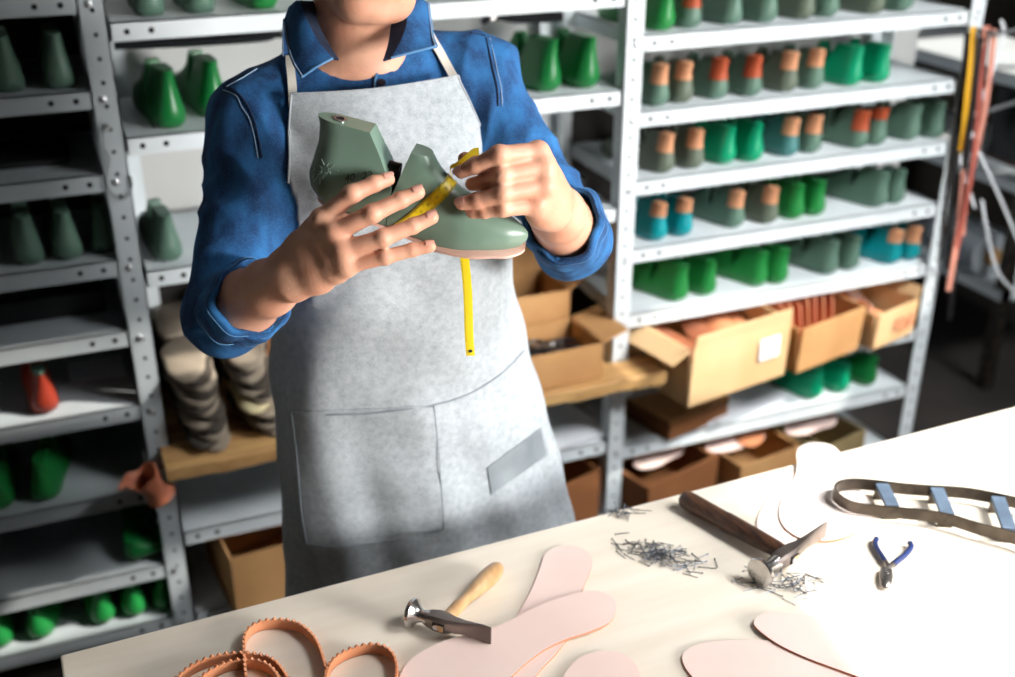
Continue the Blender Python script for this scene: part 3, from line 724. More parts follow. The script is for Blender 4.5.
# ------------------------------------------------------------------ moulded leather cup hanging off the post
cc = ony(150, 484, 2.215); G = []
axm = unit(CR * -.36 + CU * .66 - CF * .66); u = unit(CR - axm * (CR @ axm)); w = np.cross(axm, u)
for i in range(13):
    h = i / 12; row = []
    for j in range(41):
        a = 2 * PI * j / 40; r0 = float(np.interp(h, [0, .12, .4, .7, 1], [.0325, .028, .0245, .029, .037]))
        flap = math.exp(-((a - PI * 1.08) / .33) ** 2) * max(0, h - .72) * 3.6; r0 += .026 * flap
        lift = (.006 * math.sin(2 * a + .8) + .004 * math.sin(5 * a)) * h - .010 * flap
        row.append(cc + u * (math.cos(a) * r0) + w * (math.sin(a) * r0 * .9) + axm * (-.045 + .078 * h + lift))
    G.append(row)
cup = thing('hanging_leather_cup', cc, 'moulded tan leather heel cup hanging on the leftmost post beside the plank', 'leather cup')
MB().sheet(G, .003).obj('shell', M['terracotta'], cup, angle=70)
bt = [cc + axm * -.030 + (u * math.cos(a) * .0245 + w * math.sin(a) * .022) for a in (2 * PI * k / 20 for k in range(20))]
MB().loft([bt, [p + axm * .004 for p in bt]]).obj('bottom', M['veg_dark'], cup)
MB().tube([cc + w * .0 - axm * .0 + CF * .026, cc + np.array((0, .05, .03)), np.array((cc[0], 2.297, cc[2] + .034))], .002, 6).obj('hanging_wire', M['wire'], cup)
# ------------------------------------------------------------------ straps hung at the end of the long bay
st = [(968, 32, 'strap_black', 946, 270), (974, 27, 'strap_yellow', 961, 152), (980, 29, 'strap_black', 950, 320), (986, 26, 'strap_pink', 948, 290), (991, 27, 'strap_red', 956, 262), (995, 29, 'strap_pink', 964, 236)]
nm = dict(strap_black='black', strap_yellow='ochre yellow', strap_pink='pale tan', strap_red='russet')
for i, (xa, ya, mt, xb, yb) in enumerate(st):
    yq = YS - .022 - .0045 * i; a = ony(xa, ya, yq); b = ony(xb, yb, yq)
    n = 14; G = []
    for k in range(n):
        q = k / (n - 1); p = a + (b - a) * q + np.array((.004 * math.sin(q * 7 + i), .006 * math.sin(q * 5 + i * 2), 0))
        G.append([p - np.array((.0085, 0, 0)), p + np.array((.0085, 0, 0))])
    o = MB().sheet(G, .003).obj('hanging_strap', M[mt], smooth=True)
    tag(o, '%s leather strap hanging %s from the white post in the bundle' % (nm[mt], ORD[i]), 'strap', 'leather straps hanging off the long bay')
pk = ony(989, 28, YS); tag(MB().tube([(2.245, 2.297, pk[2]), (2.245, 2.24, pk[2]), (2.30, 2.235, pk[2] + .002), (2.345, 2.235, pk[2] + .012)], .005, 8).obj('hanging_hook', M['wire']), 'bent steel peg holding the leather straps', 'hook')
# wire coil and bars hung beyond the straps
pts = [ony(x, y, 2.33) for x, y in ((952, 128), (965, 118), (985, 112), (1022, 100))]
hc = thing('hanging_steel_rack', pts[0], 'bent steel frame with loose strips hanging beside the leather straps', 'steel frame')
MB().tube(smoothpath(pts, 5), .006, 8).obj('bar', M['wire'], hc)
for i, q in enumerate((((975, 115), (985, 90), (1003, 40), (1001, 20)), ((956, 128), (962, 165), (975, 208)), ((968, 124), (985, 165), (999, 195), (1022, 250)), ((982, 200), (990, 245), (1000, 275), (1022, 300)))):
    pts = smoothpath([ony(x, y, 2.32 + .01 * i) for x, y in q], 5)
    G = [[p - np.array((.005, 0, 0)), p + np.array((.005, 0, 0))] for p in pts]; MB().sheet(G, .002).obj('strip', M['paper'], hc)
# things on the side shelves
p = on(990, 262, 0, 2.98); z0 = .3755
ro = thing('plastic_roll', (2.98, 2.86, z0), 'grey translucent plastic roll on the lowest side shelf', 'roll')
MB().lathe((2.90, 2.72, z0 + .075), (.25, 1, 0), [(0, .03), (0, .074), (.32, .074), (.32, .03)], 28).obj('film', M['roll'], ro)
MB().lathe((2.90, 2.72, z0 + .075), (.25, 1, 0), [(-.01, .025), (-.01, .03), (.33, .03), (.33, .025)], 20).obj('core', M['card'], ro)
for i in range(3):
    t = thing('boot', (3.0 + .10 * i, 2.83 + .02 * i, .7455), 'black leather boot, %s from the straps on the middle side shelf' % ORD[i], 'boot', 'black boots on the side shelf')
    f = MB(); rings = []
    for z, l, wd, c in ((0, .25, .085, -.03), (.03, .25, .09, -.03), (.06, .2, .08, -.01), (.09, .12, .078, .03), (.15, .105, .08, .035), (.24, .12, .09, .035)):
        rings.append([(math.cos(a) * wd / 2, c + math.sin(a) * l / 2, z) for a in (2 * PI * k / 18 for k in range(18))])
    f.loft(rings); link('upper', f.mesh('upper', M['black']), t, world=False)
    link('outsole', MB().loft([[(q[0] * 1.06, q[1] * 1.04, z) for q in rings[0]] for z in (0, .016)]).mesh('outsole', M['shoe']), t, world=False)
# ================================================================== WORKBENCH
TZ = .85
tb = thing('workbench', (-.098, 1.289, TZ), 'pale plywood workbench covered with leather soles and hammers', 'workbench', rotz=math.radians(1.62))
link('tabletop', MB().box(0, 2.35, -1.25, 0, -.026, 0).mesh('tabletop', M['ply'], smooth=False), tb, .0025, world=False)
for x, y in ((.06, -.06), (2.29, -.06), (.06, -1.19), (2.29, -1.19)): link('leg', MB().box(x - .035, x + .035, y - .035, y + .035, -TZ, -.026).mesh('leg', M['leg_wood'], smooth=False), tb, .003, world=False)
link('apron_rail', MB().box(.095, 2.255, -.075, -.05, -.12, -.026).mesh('apron_rail', M['leg_wood'], smooth=False), tb, world=False)
def outline(px, z, n=6): return smoothpath([onz(x, y, z) for x, y in px], n, True)
def leather(name, px, z, label, mat='insole', th=.003, group='pale leather soles on the workbench', rim=True):
    o = outline(px, z); mb = MB(); mb.prism(o, z, z + th)
    if rim:
        k = len(mb.f)
        for i, f in enumerate(mb.f):
            if len(f) == 4: mb.m[i] = 1
    ob = mb.obj(name, [M[mat], M['cut_edge']], angle=30)
    return tag(ob, label, 'leather sole', group)
Z0 = TZ + .0004
leather('leather_sole', [(545, 556), (556, 549), (570, 547), (584, 551), (592, 560), (590, 574), (582, 592), (575, 612), (569, 636), (556, 655), (540, 672), (520, 700), (498, 724), (470, 722), (466, 700), (480, 668), (503, 640), (519, 614), (532, 590), (540, 570)], Z0, 'pale leather sole with its round end pointing at the man, under another sole')
leather('leather_sole', [(613, 600), (616, 612), (609, 624), (590, 633), (566, 641), (545, 651), (527, 664), (510, 680), (490, 706), (460, 728), (420, 730), (396, 712), (396, 688), (408, 664), (428, 650), (452, 640), (486, 632), (510, 622), (534, 610), (556, 601), (580, 594), (600, 593)], Z0 + .0034, 'pale leather sole lying across another, under the beech hammer head')
leather('leather_sole', [(561, 682), (570, 668), (582, 658), (600, 653), (618, 654), (630, 660), (638, 672), (644, 700), (640, 740), (600, 760), (560, 740), (550, 708)], Z0, 'pale leather sole cut by the lower picture edge, mostly out of view')
leather('leather_sole', [(682, 660), (688, 651), (702, 645), (730, 642), (765, 642), (800, 650), (840, 664), (880, 690), (890, 720), (860, 736), (800, 730), (750, 712), (712, 694), (690, 676)], Z0, 'pale leather sole lying beneath the one with the dark edge')
leather('leather_sole', [(754, 626), (758, 618), (770, 614), (795, 615), (825, 620), (860, 631), (892, 648), (930, 674), (960, 705), (950, 735), (915, 735), (890, 700), (868, 683), (840, 672), (808, 660), (782, 648), (765, 637)], Z0 + .0034, 'pale leather sole with the tan edge, overlapping the one beside it')
leather('leather_sole', [(797, 452), (806, 445), (820, 444), (832, 447), (841, 456), (846, 470), (854, 486), (868, 500), (872, 516), (862, 530), (840, 540), (815, 542), (797, 538), (784, 528), (779, 514), (783, 498), (793, 482), (797, 468)], Z0 + .0034, 'cream leather sole lit brightly beside the dark hammer', 'insole_white')
leather('leather_sole', [(788, 468), (793, 476), (790, 490), (784, 505), (790, 525), (810, 540), (800, 552), (775, 548), (760, 535), (757, 522), (764, 506), (775, 488)], Z0, 'cream leather sole peeping out beneath the brightly lit one', 'insole_white')
# ---- serrated leather strips standing on edge
def serrated(px, label, h=.012, th=.0032, flip=1):
    path = smoothpath([onz(x, y, TZ + .001) for x, y in px], 14)
    d = [0.0]
    for a, b in zip(path[:-1], path[1:]): d.append(d[-1] + float(np.linalg.norm(b - a)))
    L = d[-1]; n = int(L / .0022); pts = [np.array([np.interp(L * k / n, d, [p[q] for p in path]) for q in range(3)]) for k in range(n + 1)]
    G = []
    for k, p in enumerate(pts):
        t = unit(pts[min(k + 1, n)] - pts[max(k - 1, 0)]); s = np.cross(t, (0, 0, 1))
        tooth = (0, .55, 1.0, .45)[k % 4] * .0060
        G.append([p + s * -.0006, p + np.array((0, 0, h * .5)), p + np.array((0, 0, h)) , p + np.array((0, 0, h + tooth)) + s * .0005])
    o = MB().sheet(G, th).obj('serrated_leather_strip', M['veg_tan'], smooth=False)
    return tag(o, label, 'leather strip', 'serrated leather strips')
serrated([(250, 700), (247, 672), (246, 650), (250, 638), (262, 631), (280, 629), (297, 632), (310, 641), (319, 655), (325, 675), (326, 700)], 'toothed tan leather strip standing in the tall middle loop')
serrated([(326, 690), (332, 672), (342, 663), (356, 657), (372, 654), (386, 657), (394, 666), (396, 680), (392, 700)], 'toothed tan leather strip curling near the beech hammer and leather sole')
serrated([(176, 690), (192, 676), (212, 667), (235, 663), (258, 664), (276, 671), (290, 690)], 'toothed tan leather strip, outermost of the low coil by the bench corner')
serrated([(190, 700), (206, 684), (226, 673), (246, 669), (264, 672), (276, 682), (284, 700)], 'toothed tan leather strip, inner turn of the low coil by the bench corner')
# ---- cobbler hammers
def hammer(lab, disc, peen, eye, grip, hm, hprof, rdisc, ringed=False):
    A = onz(disc[0], disc[1], TZ + rdisc); Bp = onz(peen[0], peen[1], TZ + rdisc * .9); E0 = onz(eye[0], eye[1], TZ + rdisc * 1.0); G0 = onz(grip[0], grip[1], TZ + max(r for _, r in hprof[-4:]) + .001)
    ax = unit(Bp - A); L = float(np.linalg.norm(Bp - A)); hd = unit(G0 - E0)
    up = np.array((0, 0, 1.0)); side = unit(np.cross(up, ax)); side = side if side @ hd > 0 else -side
    up2 = unit(np.cross(ax, side)); up2 = up2 if up2[2] > 0 else -up2
    t = thing('cobbler_hammer', (E0[0], E0[1], TZ), lab, 'hammer')
    hb = MB(); K = L / .135
    hb.lathe(A, ax, [(0, .1 * rdisc), (0, rdisc * .93), (.002, rdisc), (.006, rdisc * .98), (.010, rdisc * .72), (.014, rdisc * .5), (.022 * K, rdisc * .42), (.034 * K, rdisc * .5), (.037 * K, rdisc * .2)], 28)
    o = hb.obj('striking_face', M['steel_bright'], t); o['label'] = 'polished round striking face'
    rings = []
    for s, h, w, dz in ((.026, .0075, .0085, 0), (.036, .0105, .011, 0), (.048, .0125, .0125, 0), (.062, .0125, .012, 0), (.074, .0105, .0085, .001), (.090, .0098, .0058, .002), (.108, .0115, .0038, .0025), (.124, .0138, .0024, .002), (.135, .0145, .0014, .001)):
        c = A + ax * s * K + up2 * dz + side * (.0) ; R8 = []
        for a in range(16):
            th = 2 * PI * a / 16 + PI / 16; cx, cy = math.cos(th), math.sin(th); f = max(abs(cx), abs(cy)) ** .8
            R8.append(c + side * (cx / f * w) + up2 * (cy / f * h))
        rings.append(R8)
    b = MB().loft(rings).obj('head', M['steel_dark'], t, angle=35)
    ey = A + ax * .055 * K
    MB().obox(ey - side * .0125, ax, side, up2, .0085, .0012, .0062).obj('eye_rim', M['hole'], b, smooth=False)
    MB().obox(ey - side * .0132 + ax * .002, ax, side, up2, .0055, .0012, .0045).obj('handle_end', M['handle_pale'], b, smooth=False)
    MB().lathe(ey - side * .0138 - ax * .004, -side, [(0, .0036), (.0014, .0036), (.002, .002)], 10).obj('wedge_screw', M['bolt'], b)
    Lh = float(np.linalg.norm(G0 - ey)) + .004; hd = unit(G0 - ey)
    q = MB().lathe(ey + hd * .006, hd, [(s * Lh, r) for s, r in hprof], 18).obj('handle', M[hm], t)
    return t
hammer('cobbler hammer with a pale beech handle and polished round face', (410, 612), (491, 637), (437, 621), (497, 569), 'handle_pale',
       [(0, .008), (.12, .009), (.24, .0095), (.30, .0082), (.42, .0085), (.55, .0112), (.7, .0132), (.82, .0135), (.92, .0118), (.97, .008), (1.0, .002)], .0205)
hammer('cobbler hammer with a dark worn handle lying over scattered nails', (759, 573), (826, 530), (787, 556), (687, 500), 'handle_dark',
       [(0, .011), (.06, .0125), (.2, .0135), (.4, .0142), (.55, .0150), (.57, .0140), (.75, .0145), (.9, .0150), (.97, .0140), (.99, .011), (1.0, .003)], .0215)
# ---- nails
NM = MB(); NM.lathe((0, 0, 0), (1, 0, 0), [(-.0125, .0001), (-.011, .0006), (.0118, .0006), (.0118, .0014), (.0125, .0014)], 6); NMe = NM.mesh('nail', M['nail'], smooth=False)
def nails(n, cx, cy, sx, sy, tilt, seed, where, base=None):
    r = random.Random(seed)
    for i in range(n):
        a, b = r.gauss(0, .5), r.gauss(0, .5); x = cx + a * sx + b * tilt * sx * .2; y = cy + a * tilt * sy + b * sy
        z = TZ + .0015 + max(0, .010 * (1 - (a * a + b * b) * 1.4)) * r.random(); p = onz(x, y, z)
        o = bpy.data.objects.new('steel_nail', NMe); C.objects.link(o); o.location = V(p); o.rotation_euler = (0, r.uniform(-.2, .2) if z > TZ + .003 else 0, r.choice([r.uniform(-1.2, .3), r.uniform(0, PI), r.uniform(0, PI)]))
        o.scale = (r.uniform(.75, 1.1),) + (r.uniform(.8, 1.1),) * 2
        tag(o, 'small steel nail %s' % where, 'nail', 'nails ' + where)
nails(110, 662, 556, 36, 13, .5, 1, 'in the loose heap between the two hammers')
nails(66, 786, 582, 40, 15, .25, 2, 'scattered under the dark-handled hammer')
nails(22, 622, 511, 22, 5, .1, 3, 'sprinkled by the far edge of the bench')
# ---- sole-shaped cutting die
zt = TZ + .029
top = [(836, 492), (834, 485), (840, 480), (855, 478), (880, 480), (905, 483), (935, 485), (965, 487), (995, 492), (1030, 500), (1075, 512), (1105, 526), (1112, 540), (1095, 550), (1060, 548), (1030, 538), (1005, 530), (980, 524), (955, 516), (930, 511), (900, 508), (870, 505), (850, 501)]
lp = outline(top, zt, 5); die = thing('cutting_die', np.mean(lp, axis=0) * np.array((1, 1, 0)) + np.array((0, 0, TZ)), 'sole-shaped steel cutting die with blued crossbars', 'cutting die')
cen = np.mean(lp, axis=0); n = len(lp); rim = MB(); inner = []
for k in range(n):
    tg = unit(lp[(k + 1) % n] - lp[k - 1]); s = np.cross(tg, (0, 0, 1)); inner.append(lp[k] + s * (.0034 if s @ (cen - lp[k]) > 0 else -.0034))
dn = np.array((0, 0, -.0195)); vs = lp + inner + [p + dn for p in lp] + [p + dn for p in inner]; fs = []
for k in range(n):
    j = (k + 1) % n; fs += [(k, j, n + j, n + k), (2 * n + k, 3 * n + k, 3 * n + j, 2 * n + j), (k, 2 * n + k, 2 * n + j, j), (n + k, n + j, 3 * n + j, 3 * n + k)]
rim.add(vs, fs).obj('rim', M['die_rim'], die, angle=50)
for (a, b) in (((882, 483), (893, 505)), ((937, 487), (948, 513)), ((998, 496), (1010, 528))):
    A = onz(a[0], a[1], zt - .002); Bq = onz(b[0], b[1], zt - .002); d = unit(Bq - A); s = np.cross(d, (0, 0, 1)); m = (A + Bq) / 2; hl = np.linalg.norm(Bq - A) / 2
    MB().obox(m - np.array((0, 0, .0035)), d, s, (0, 0, 1), hl, .0105, .0035).obj('crossbar', M['die_bar'], die, smooth=False, bevel=.001)
    for e in (A + d * .004, Bq - d * .004): MB().obox(e - np.array((0, 0, .016)), d, s, (0, 0, 1), .0035, .0105, .011).obj('foot', M['die_rim'], die, smooth=False)
# ---- small nippers
pv = onz(887, 571, TZ + .006); nip = thing('nippers', (pv[0], pv[1], TZ), 'small nippers with navy grips lying in the sun', 'nippers')
zt = TZ + .006
for i, q in enumerate((((886, 577), (889, 569), (884, 560), (877, 549), (875, 543), (877, 538)), ((886, 577), (886, 571), (895, 563), (905, 555), (911, 547), (909, 542)))):
    pts = smoothpath([onz(x, y, zt + .001 * i) for x, y in q], 6); k = int(len(pts) * .36)
    MB().tube(pts[k:], [.0046] * (len(pts) - k - 2) + [.004, .0028], 10).obj('grip', M['blue_grip'], nip)
    MB().tube(pts[:k + 2], .0038, 8).obj('arm', M['steel'], nip)
ja = onz(887, 568, zt); jb = onz(885, 588, zt); ax = unit(jb - ja); L = float(np.linalg.norm(jb - ja))
MB().lathe(ja, ax, [(0, .002), (.1 * L, .0085), (.4 * L, .0098), (.7 * L, .0085), (.95 * L, .0055), (L, .001)], 14, ref=np.cross(ax, (0, 0, 1)), sq=.5).obj('jaws', M['steel'], nip)
MB().lathe(ja + ax * .35 * L + np.array((0, 0, .003)), (0, 0, 1), [(0, .0035), (.0025, .0035), (.003, .002)], 10).obj('pivot', M['steel_bright'], nip)
# ================================================================== THE LAST IN THE HANDS
ex = unit(CR * .967 - CU * .256); vv = CR * .256 + CU * .967; TILT = math.radians(30)
ez = vv * math.cos(TILT) - CF * math.sin(TILT); ey = -CF * math.cos(TILT) - vv * math.sin(TILT)
LO = P(320, 194, 1.397)
def LW(p):      # the sole sags under the ball of the foot and springs up at the toe
    sag = float(np.interp(p[0], [.02, .06, .115, .157, .20, .231, .262], [0, -.003, -.009, -.0145, -.010, -.003, .003]))
    return LO + ex * p[0] + ey * p[1] + ez * (p[2] + sag * min(1.0, max(0.0, 1 - p[2] / .065)))
def xf(mb): mb.v = [tuple(LW(p)) for p in mb.v]; return mb
S, hx0, hx1, _a, _b = last_shape(.05, .101, .040, .008, .5, .0025); _c, _d, _e, fx0, fx1 = last_shape(.05, .090, .04, .008, .5, .0025)
S['zs_h'] = [0, .003, .008, .014, .022, .030, .038, .044, .052, .06, .07, .08, .09, .096, .0995, .101]
S['zs_f'] = [0, .003, .008, .014, .020, .026, .032, .037, .041, .045, .05, .055, .06, .066, .072, .078, .083, .0875, .0895]
S['pf'] = 2.6
hero = thing('shoe_last', LO, 'sage-green hinged shoe last held up in both hands', 'shoe last')
hm_ = xf(MB().loft(last_rings(S, hx0, hx1, False, 40))); fm_ = xf(MB().loft(last_rings(S, fx0, fx1, True, 44)))
heel_o = hm_.obj('heel_block', M['last_hero'], hero, angle=45, bevel=.0008); fore_o = fm_.obj('forepart', M['last_hero'], hero, angle=45, bevel=.0008)
LB = bvh_of(hm_.v + fm_.v, hm_.f + [tuple(i + len(hm_.v) for i in f) for f in fm_.f])
# pink leather sole tacked under the last
so_ = []
for k in range(60):
    a = 2 * PI * k / 60; x = .129 - .1305 * math.cos(a)
    wv = float(np.interp(x, [-.002, .004, .016, .04, .09, .13, .18, .21, .24, .256, .2605], [.004, .017, .027, .031, .030, .034, .0425, .042, .034, .020, .004]))
    jag = .0012 * math.sin(k * 5.1) if x > .2 else 0
    so_.append((x + (.0015 if x > .2 else 0), (wv * .93 + .001 + jag) * (1 if math.sin(a) >= 0 else -1)))
slo = xf(MB().loft([[(x, y, -.0036) for x, y in so_], [(x * 1.0, y * 1.0, -.003) for x, y in so_], [(x, y, -.0002) for x, y in so_]])).obj('leather_insole', M['sole_pink'], hero, angle=60); slo['label'] = 'pink leather layer under the last'
# socket in the heel block's top, hinge in the gap
tc_ = (.010, 0, .101)
xf(MB().lathe(tc_, (0, 0, 1), [(-.001, .0082), (.0016, .0082), (.0016, .0052), (-.012, .005)], 24)).obj('socket', M['socket'], heel_o)
xf(MB().lathe((.010, 0, .1012), (0, 0, 1), [(0, .0052), (.0006, .0052)], 20)).obj('socket_hole', M['hole'], heel_o)
mb = MB()
for k in range(4): mb.lathe((.090, 0, .044 + .0045 * k), (1, 0, 0), [(-.004 - .003 * k, .009), (.002, .009)], 12)
xf(mb).obj('hinge_spring', M['black'], hero)
xf(MB().tube([(.0905, .0305, .034), (.0935, .0312, .028), (.096, .0315, .022)], .0012, 6)).obj('hinge_wire', M['wire'], hero)
# marker numbers and scratches on the heel block's cheek
def on_last(x, y, off=.0006):
    h, n = cast(LB, x, y)
    return None if h is None else h + (n if n @ CF < 0 else -n) * off
mb = MB()
for txt, cx, cy in (('40', 350, 178), ('22', 367.5, 175.5)):
    vs, fs = text_faces(txt, 10.5); ca, sa = math.cos(.16), math.sin(.16); out = []
    for v in vs:
        q = on_last(cx + v[0] * ca - v[1] * sa * -1 * 0 + v[1] * .1, cy - v[1] - v[0] * sa)
        out.append(q if q is not None else LO)
    mb.add(out, fs)
mb.obj('marker_number', M['ink'], heel_o, smooth=False)['label'] = 'dark handwritten size number'
r = random.Random(2); mb = MB()
for k in range(22):
    x, y = r.gauss(322, 7), r.gauss(176, 8); a = r.uniform(0, PI); ln = r.uniform(1.2, 3.4); q = [on_last(x + math.cos(a) * ln * t, y + math.sin(a) * ln * t, .0003) for t in (-1, 0, 1)]
    if all(p is not None for p in q): mb.tube(q, .00035, 5)
mb.obj('scratches', M['scratch'], heel_o)['label'] = 'pale scratch marks'
# ================================================================== MEASURING TAPE
tp = thing('measuring_tape', on_last(425, 200), 'yellow measuring tape wrapped round the last and hanging down', 'tape measure')
Pa = np.array((.152, 0, .0625)); Pb = np.array((.104, 0, -.003)); Cc = (Pa + Pb) / 2; ea = unit(Pa - Pb); en = np.cross(ea, (0, 1, 0)); en = en if en[0] > 0 else -en
TW = .0072
def tape_pt(th, off, lift=.0009):
    d = np.array((0, 1, 0)) * math.cos(th) + ea * math.sin(th)
    o = Cc + en * off
    hit = LB.ray_cast(V(LW(o + d * .14)), V(unit(LW(o) - LW(o + d * .14))))
    if hit[0] is None: return None
    h = np.array(hit[0]); return h + unit(LW(o + d) - LW(o)) * lift
G = []
NT = 72
for k in range(NT + 1):
    th = PI / 2 + .12 - 2 * PI * k / NT
    row = [tape_pt(th, q) for q in (-TW, 0, TW)]
    if all(p is not None for p in row): G.append(row)
MB().sheet(G, .0005, nrm=None).obj('loop', M['tape'], tp)
mb = MB()      # black graduations
d0 = 0
for k in range(2, len(G) - 2):
    for f in ((0, .5) if True else (0,)):
        a = [G[k][j] * (1 - f) + G[k + 1][j] * f for j in range(3)]; ctr = sum(G[k]) / 3
        nrm = unit(np.cross(G[k + 1][1] - G[k][1], G[k][2] - G[k][0])); nrm = nrm if nrm @ (G[k][1] - LW(Cc)) > 0 else -nrm
        tdir = unit(G[k + 1][1] - G[k][1]); ln = .30 if (k % 4 == 0 and f == 0) else .17
        for e in (0, 2):
            p0, p1 = a[e], a[e] + (a[1] - a[e]) * ln * 2
            mb.obox((p0 + p1) / 2 + nrm * .0003, unit(p1 - p0), tdir, nrm, np.linalg.norm(p1 - p0) / 2, .0002, .00012)
mb.obj('graduations', M['ink'], tp, smooth=False)
mb = MB()
for i, k in enumerate(range(6, len(G) - 6, 4)):
    vs, fs = text_faces(str((i * 1 + 12) % 40), .0042); ctr = G[k][1]; tdir = unit(G[k + 1][1] - G[k][1]); wd = unit(G[k][2] - G[k][0]); nrm = unit(np.cross(tdir, wd)); nrm = nrm if nrm @ (ctr - LW(Cc)) > 0 else -nrm
    if np.cross(tdir, wd) @ nrm < 0: wd = -wd
    mb.add([ctr + nrm * .0005 + tdir * v[0] + wd * v[1] for v in vs], fs)
mb.obj('numbers', M['ink'], tp, smooth=False)
# free end pinched between finger and thumb, and the tail hanging down
top = G[0][1]; wdir = unit(G[0][2] - G[0][0])
pp = smoothpath([top, P(450, 168.5, 1.352), P(456, 165, 1.347), P(462, 161, 1.346), P(468, 156, 1.347), P(474, 152, 1.350), P(479, 152, 1.354)], 5)
G2 = [[p - wdir * TW * .0 - CU * .0048 * (.3 + .7 * i / len(pp)), p + CU * .0048 * (.3 + .7 * i / len(pp)) - CF * .002] for i, p in enumerate(pp)]
MB().sheet(G2, .0005).obj('pinched_end', M['tape'], tp)
G2b = [[p + CF * .0012, q + CF * .0012] for p, q in G2[:10]]; ob = MB().sheet(G2b, .0004).obj('reverse_side', M['tape_back'], tp); ob['label'] = 'brown reverse of the tape'
tl = [P(464.5, 240, 1.425), P(465, 262, 1.428)]; b = tl[1].copy()
for k in range(1, 8): tl.append(b + np.array((.0006 * k + .001 * math.sin(k * .8), -.0008 * k, -.0185 * k)))
tl = smoothpath(tl, 3); G3 = [[p - CR * .0057, p - CF * .0006, p + CR * .0057] for p in tl]
tail = MB().sheet(G3, .0005).obj('tail', M['tape'], tp)
e = tl[-1] + np.array((0, 0, .007)); MB().lathe(e - CF * .0004, -CF, [(0, .0024), (.0008, .0024), (.0010, .001)], 12).obj('eyelet', M['socket'], tail)
mb = MB()
for k in range(3, len(G3) - 4):
    p = G3[k]
    for f in (0, .5):
        q = [p[j] * (1 - f) + G3[k + 1][j] * f for j in range(3)]; mb.obox(q[0] + CR * .0012 - CF * .0004, CR, (0, 0, 1), CF, .0012, .00028, .0001)
mb.obj('graduations', M['ink'], tail, smooth=False)
# ================================================================== THE MAN
man = thing('person', (.43, 1.60, 0), 'man in a blue denim shirt and grey apron measuring a shoe last', 'person')
def fz(x, y, off, dflt):
    """depth that puts a finger on the near surface of the last"""
    h, n = cast(LB, x, y)
    return (float((h - CO) @ CF) - off) if h is not None else dflt
def FP(lst):
    return [P(x, y, d) for x, y, d in lst]
# arms: joints
SHL, SHR = np.array((.272, 1.585, 1.432)), np.array((.598, 1.585, 1.464))
ELL, WRL = P(224, 316, 1.575), P(290, 275, 1.385)
ELR, WRR = P(571, 238, 1.650), P(551, 203, 1.395)
# left-of-picture hand (fingers spread over the near side of the last)
LH = dict(
 index=[(322, 219, 1.335), (352, 194, 1.322), (374, 184, 1.330), (388, 179.5, 1.336)],
 middle=[(334, 233, 1.328), (372, 214, 1.318), (401, 200, 1.326), (418, 192.5, 1.330)],
 ring=[(343, 250, 1.328), (383, 238, 1.320), (413, 226, 1.327), (432, 217.5, 1.331)],
 little=[(346, 266, 1.336), (385, 257, 1.330), (412, 250, 1.334), (430, 246.5, 1.336)])
LR = dict(index=(.0122, .0108, .0096, .0084), middle=(.0122, .0108, .0096, .0086), ring=(.0118, .0102, .0092, .0083), little=(.0108, .0090, .0082, .0074))
LT = [(300, 262, 1.375), (318, 236, 1.400), (336, 214, 1.432), (352, 200, 1.440)]
RH = dict(
 index=[(538, 152, 1.338), (499, 155, 1.312), (475, 166, 1.322), (461, 172, 1.331)],
 middle=[(545, 167, 1.338), (502, 176, 1.318), (484, 182, 1.334), (472, 184, 1.346)],
 ring=[(545, 186, 1.340), (502, 194, 1.318), (477, 200.5, 1.326), (462, 203.5, 1.331)],
 little=[(536, 206, 1.348), (503, 209, 1.330), (484, 211.5, 1.336), (472, 212.5, 1.340)])
RR = dict(index=(.0124, .0112, .0094, .0082), middle=(.0124, .0110, .0096, .0084), ring=(.0120, .0104, .0092, .0083), little=(.0108, .0090, .0082, .0074))
RT = [(538, 186, 1.385), (512, 178, 1.392), (486, 166, 1.375), (465, 159, 1.358)]
# fine axes where skin shows, coarse elsewhere
def axis(lst):
    out = []
    for a, b, s in lst: out += list(np.arange(a, b - s * .3, s))
    return out + [lst[-1][1]]
F = Field(axis([(-.0, .14, .008), (.14, .70, .0024), (.70, .86, .008)]), axis([(1.10, 1.36, .0024), (1.36, 1.82, .006)]), axis([(-.01, 1.14, .012), (1.14, 1.22, .006), (1.22, 1.50, .0024), (1.50, 1.84, .0045)]))
TORSO = [(.86, .470, 1.605, .148, .112), (.98, .462, 1.60, .152, .112), (1.10, .452, 1.595, .145, .103), (1.22, .440, 1.590, .146, .103), (1.34, .424, 1.588, .165, .115), (1.42, .422, 1.592, .160, .105), (1.475, .422, 1.602, .115, .075), (1.50, .424, 1.606, .08, .06)]
F.torso(TORSO, .03)
NB, NH = np.array((.426, 1.612, 1.475)), np.array((.434, 1.575, 1.63))
F.cone(NB + np.array((-.004, 0, 0)), NH + np.array((-.004, 0, 0)), .069, .064, .03)
for sh in (SHL, SHR):
    F.cone(NB + np.array((0, .01, .022)), sh + np.array((0, .005, .018)), .052, .044, .04); F.ell(sh, (.06, .06, .06), .03)
for s in (-1, 1):      # legs and feet
    hp = np.array((.462 + s * .085, 1.61, .92)); kn = np.array((.455 + s * .10, 1.585, .49)); an = np.array((.436 + s * .11, 1.625, .085))
    F.cone(hp, kn, .088, .058, .04); F.cone(kn, kn + (an - kn) * .35, .056, .056, .02); F.cone(kn + (an - kn) * .35, an, .056, .036, .02)
    F.cone(an + np.array((0, .03, -.045)), an + np.array((s * .02, -.15, -.058)), .034, .026, .03)
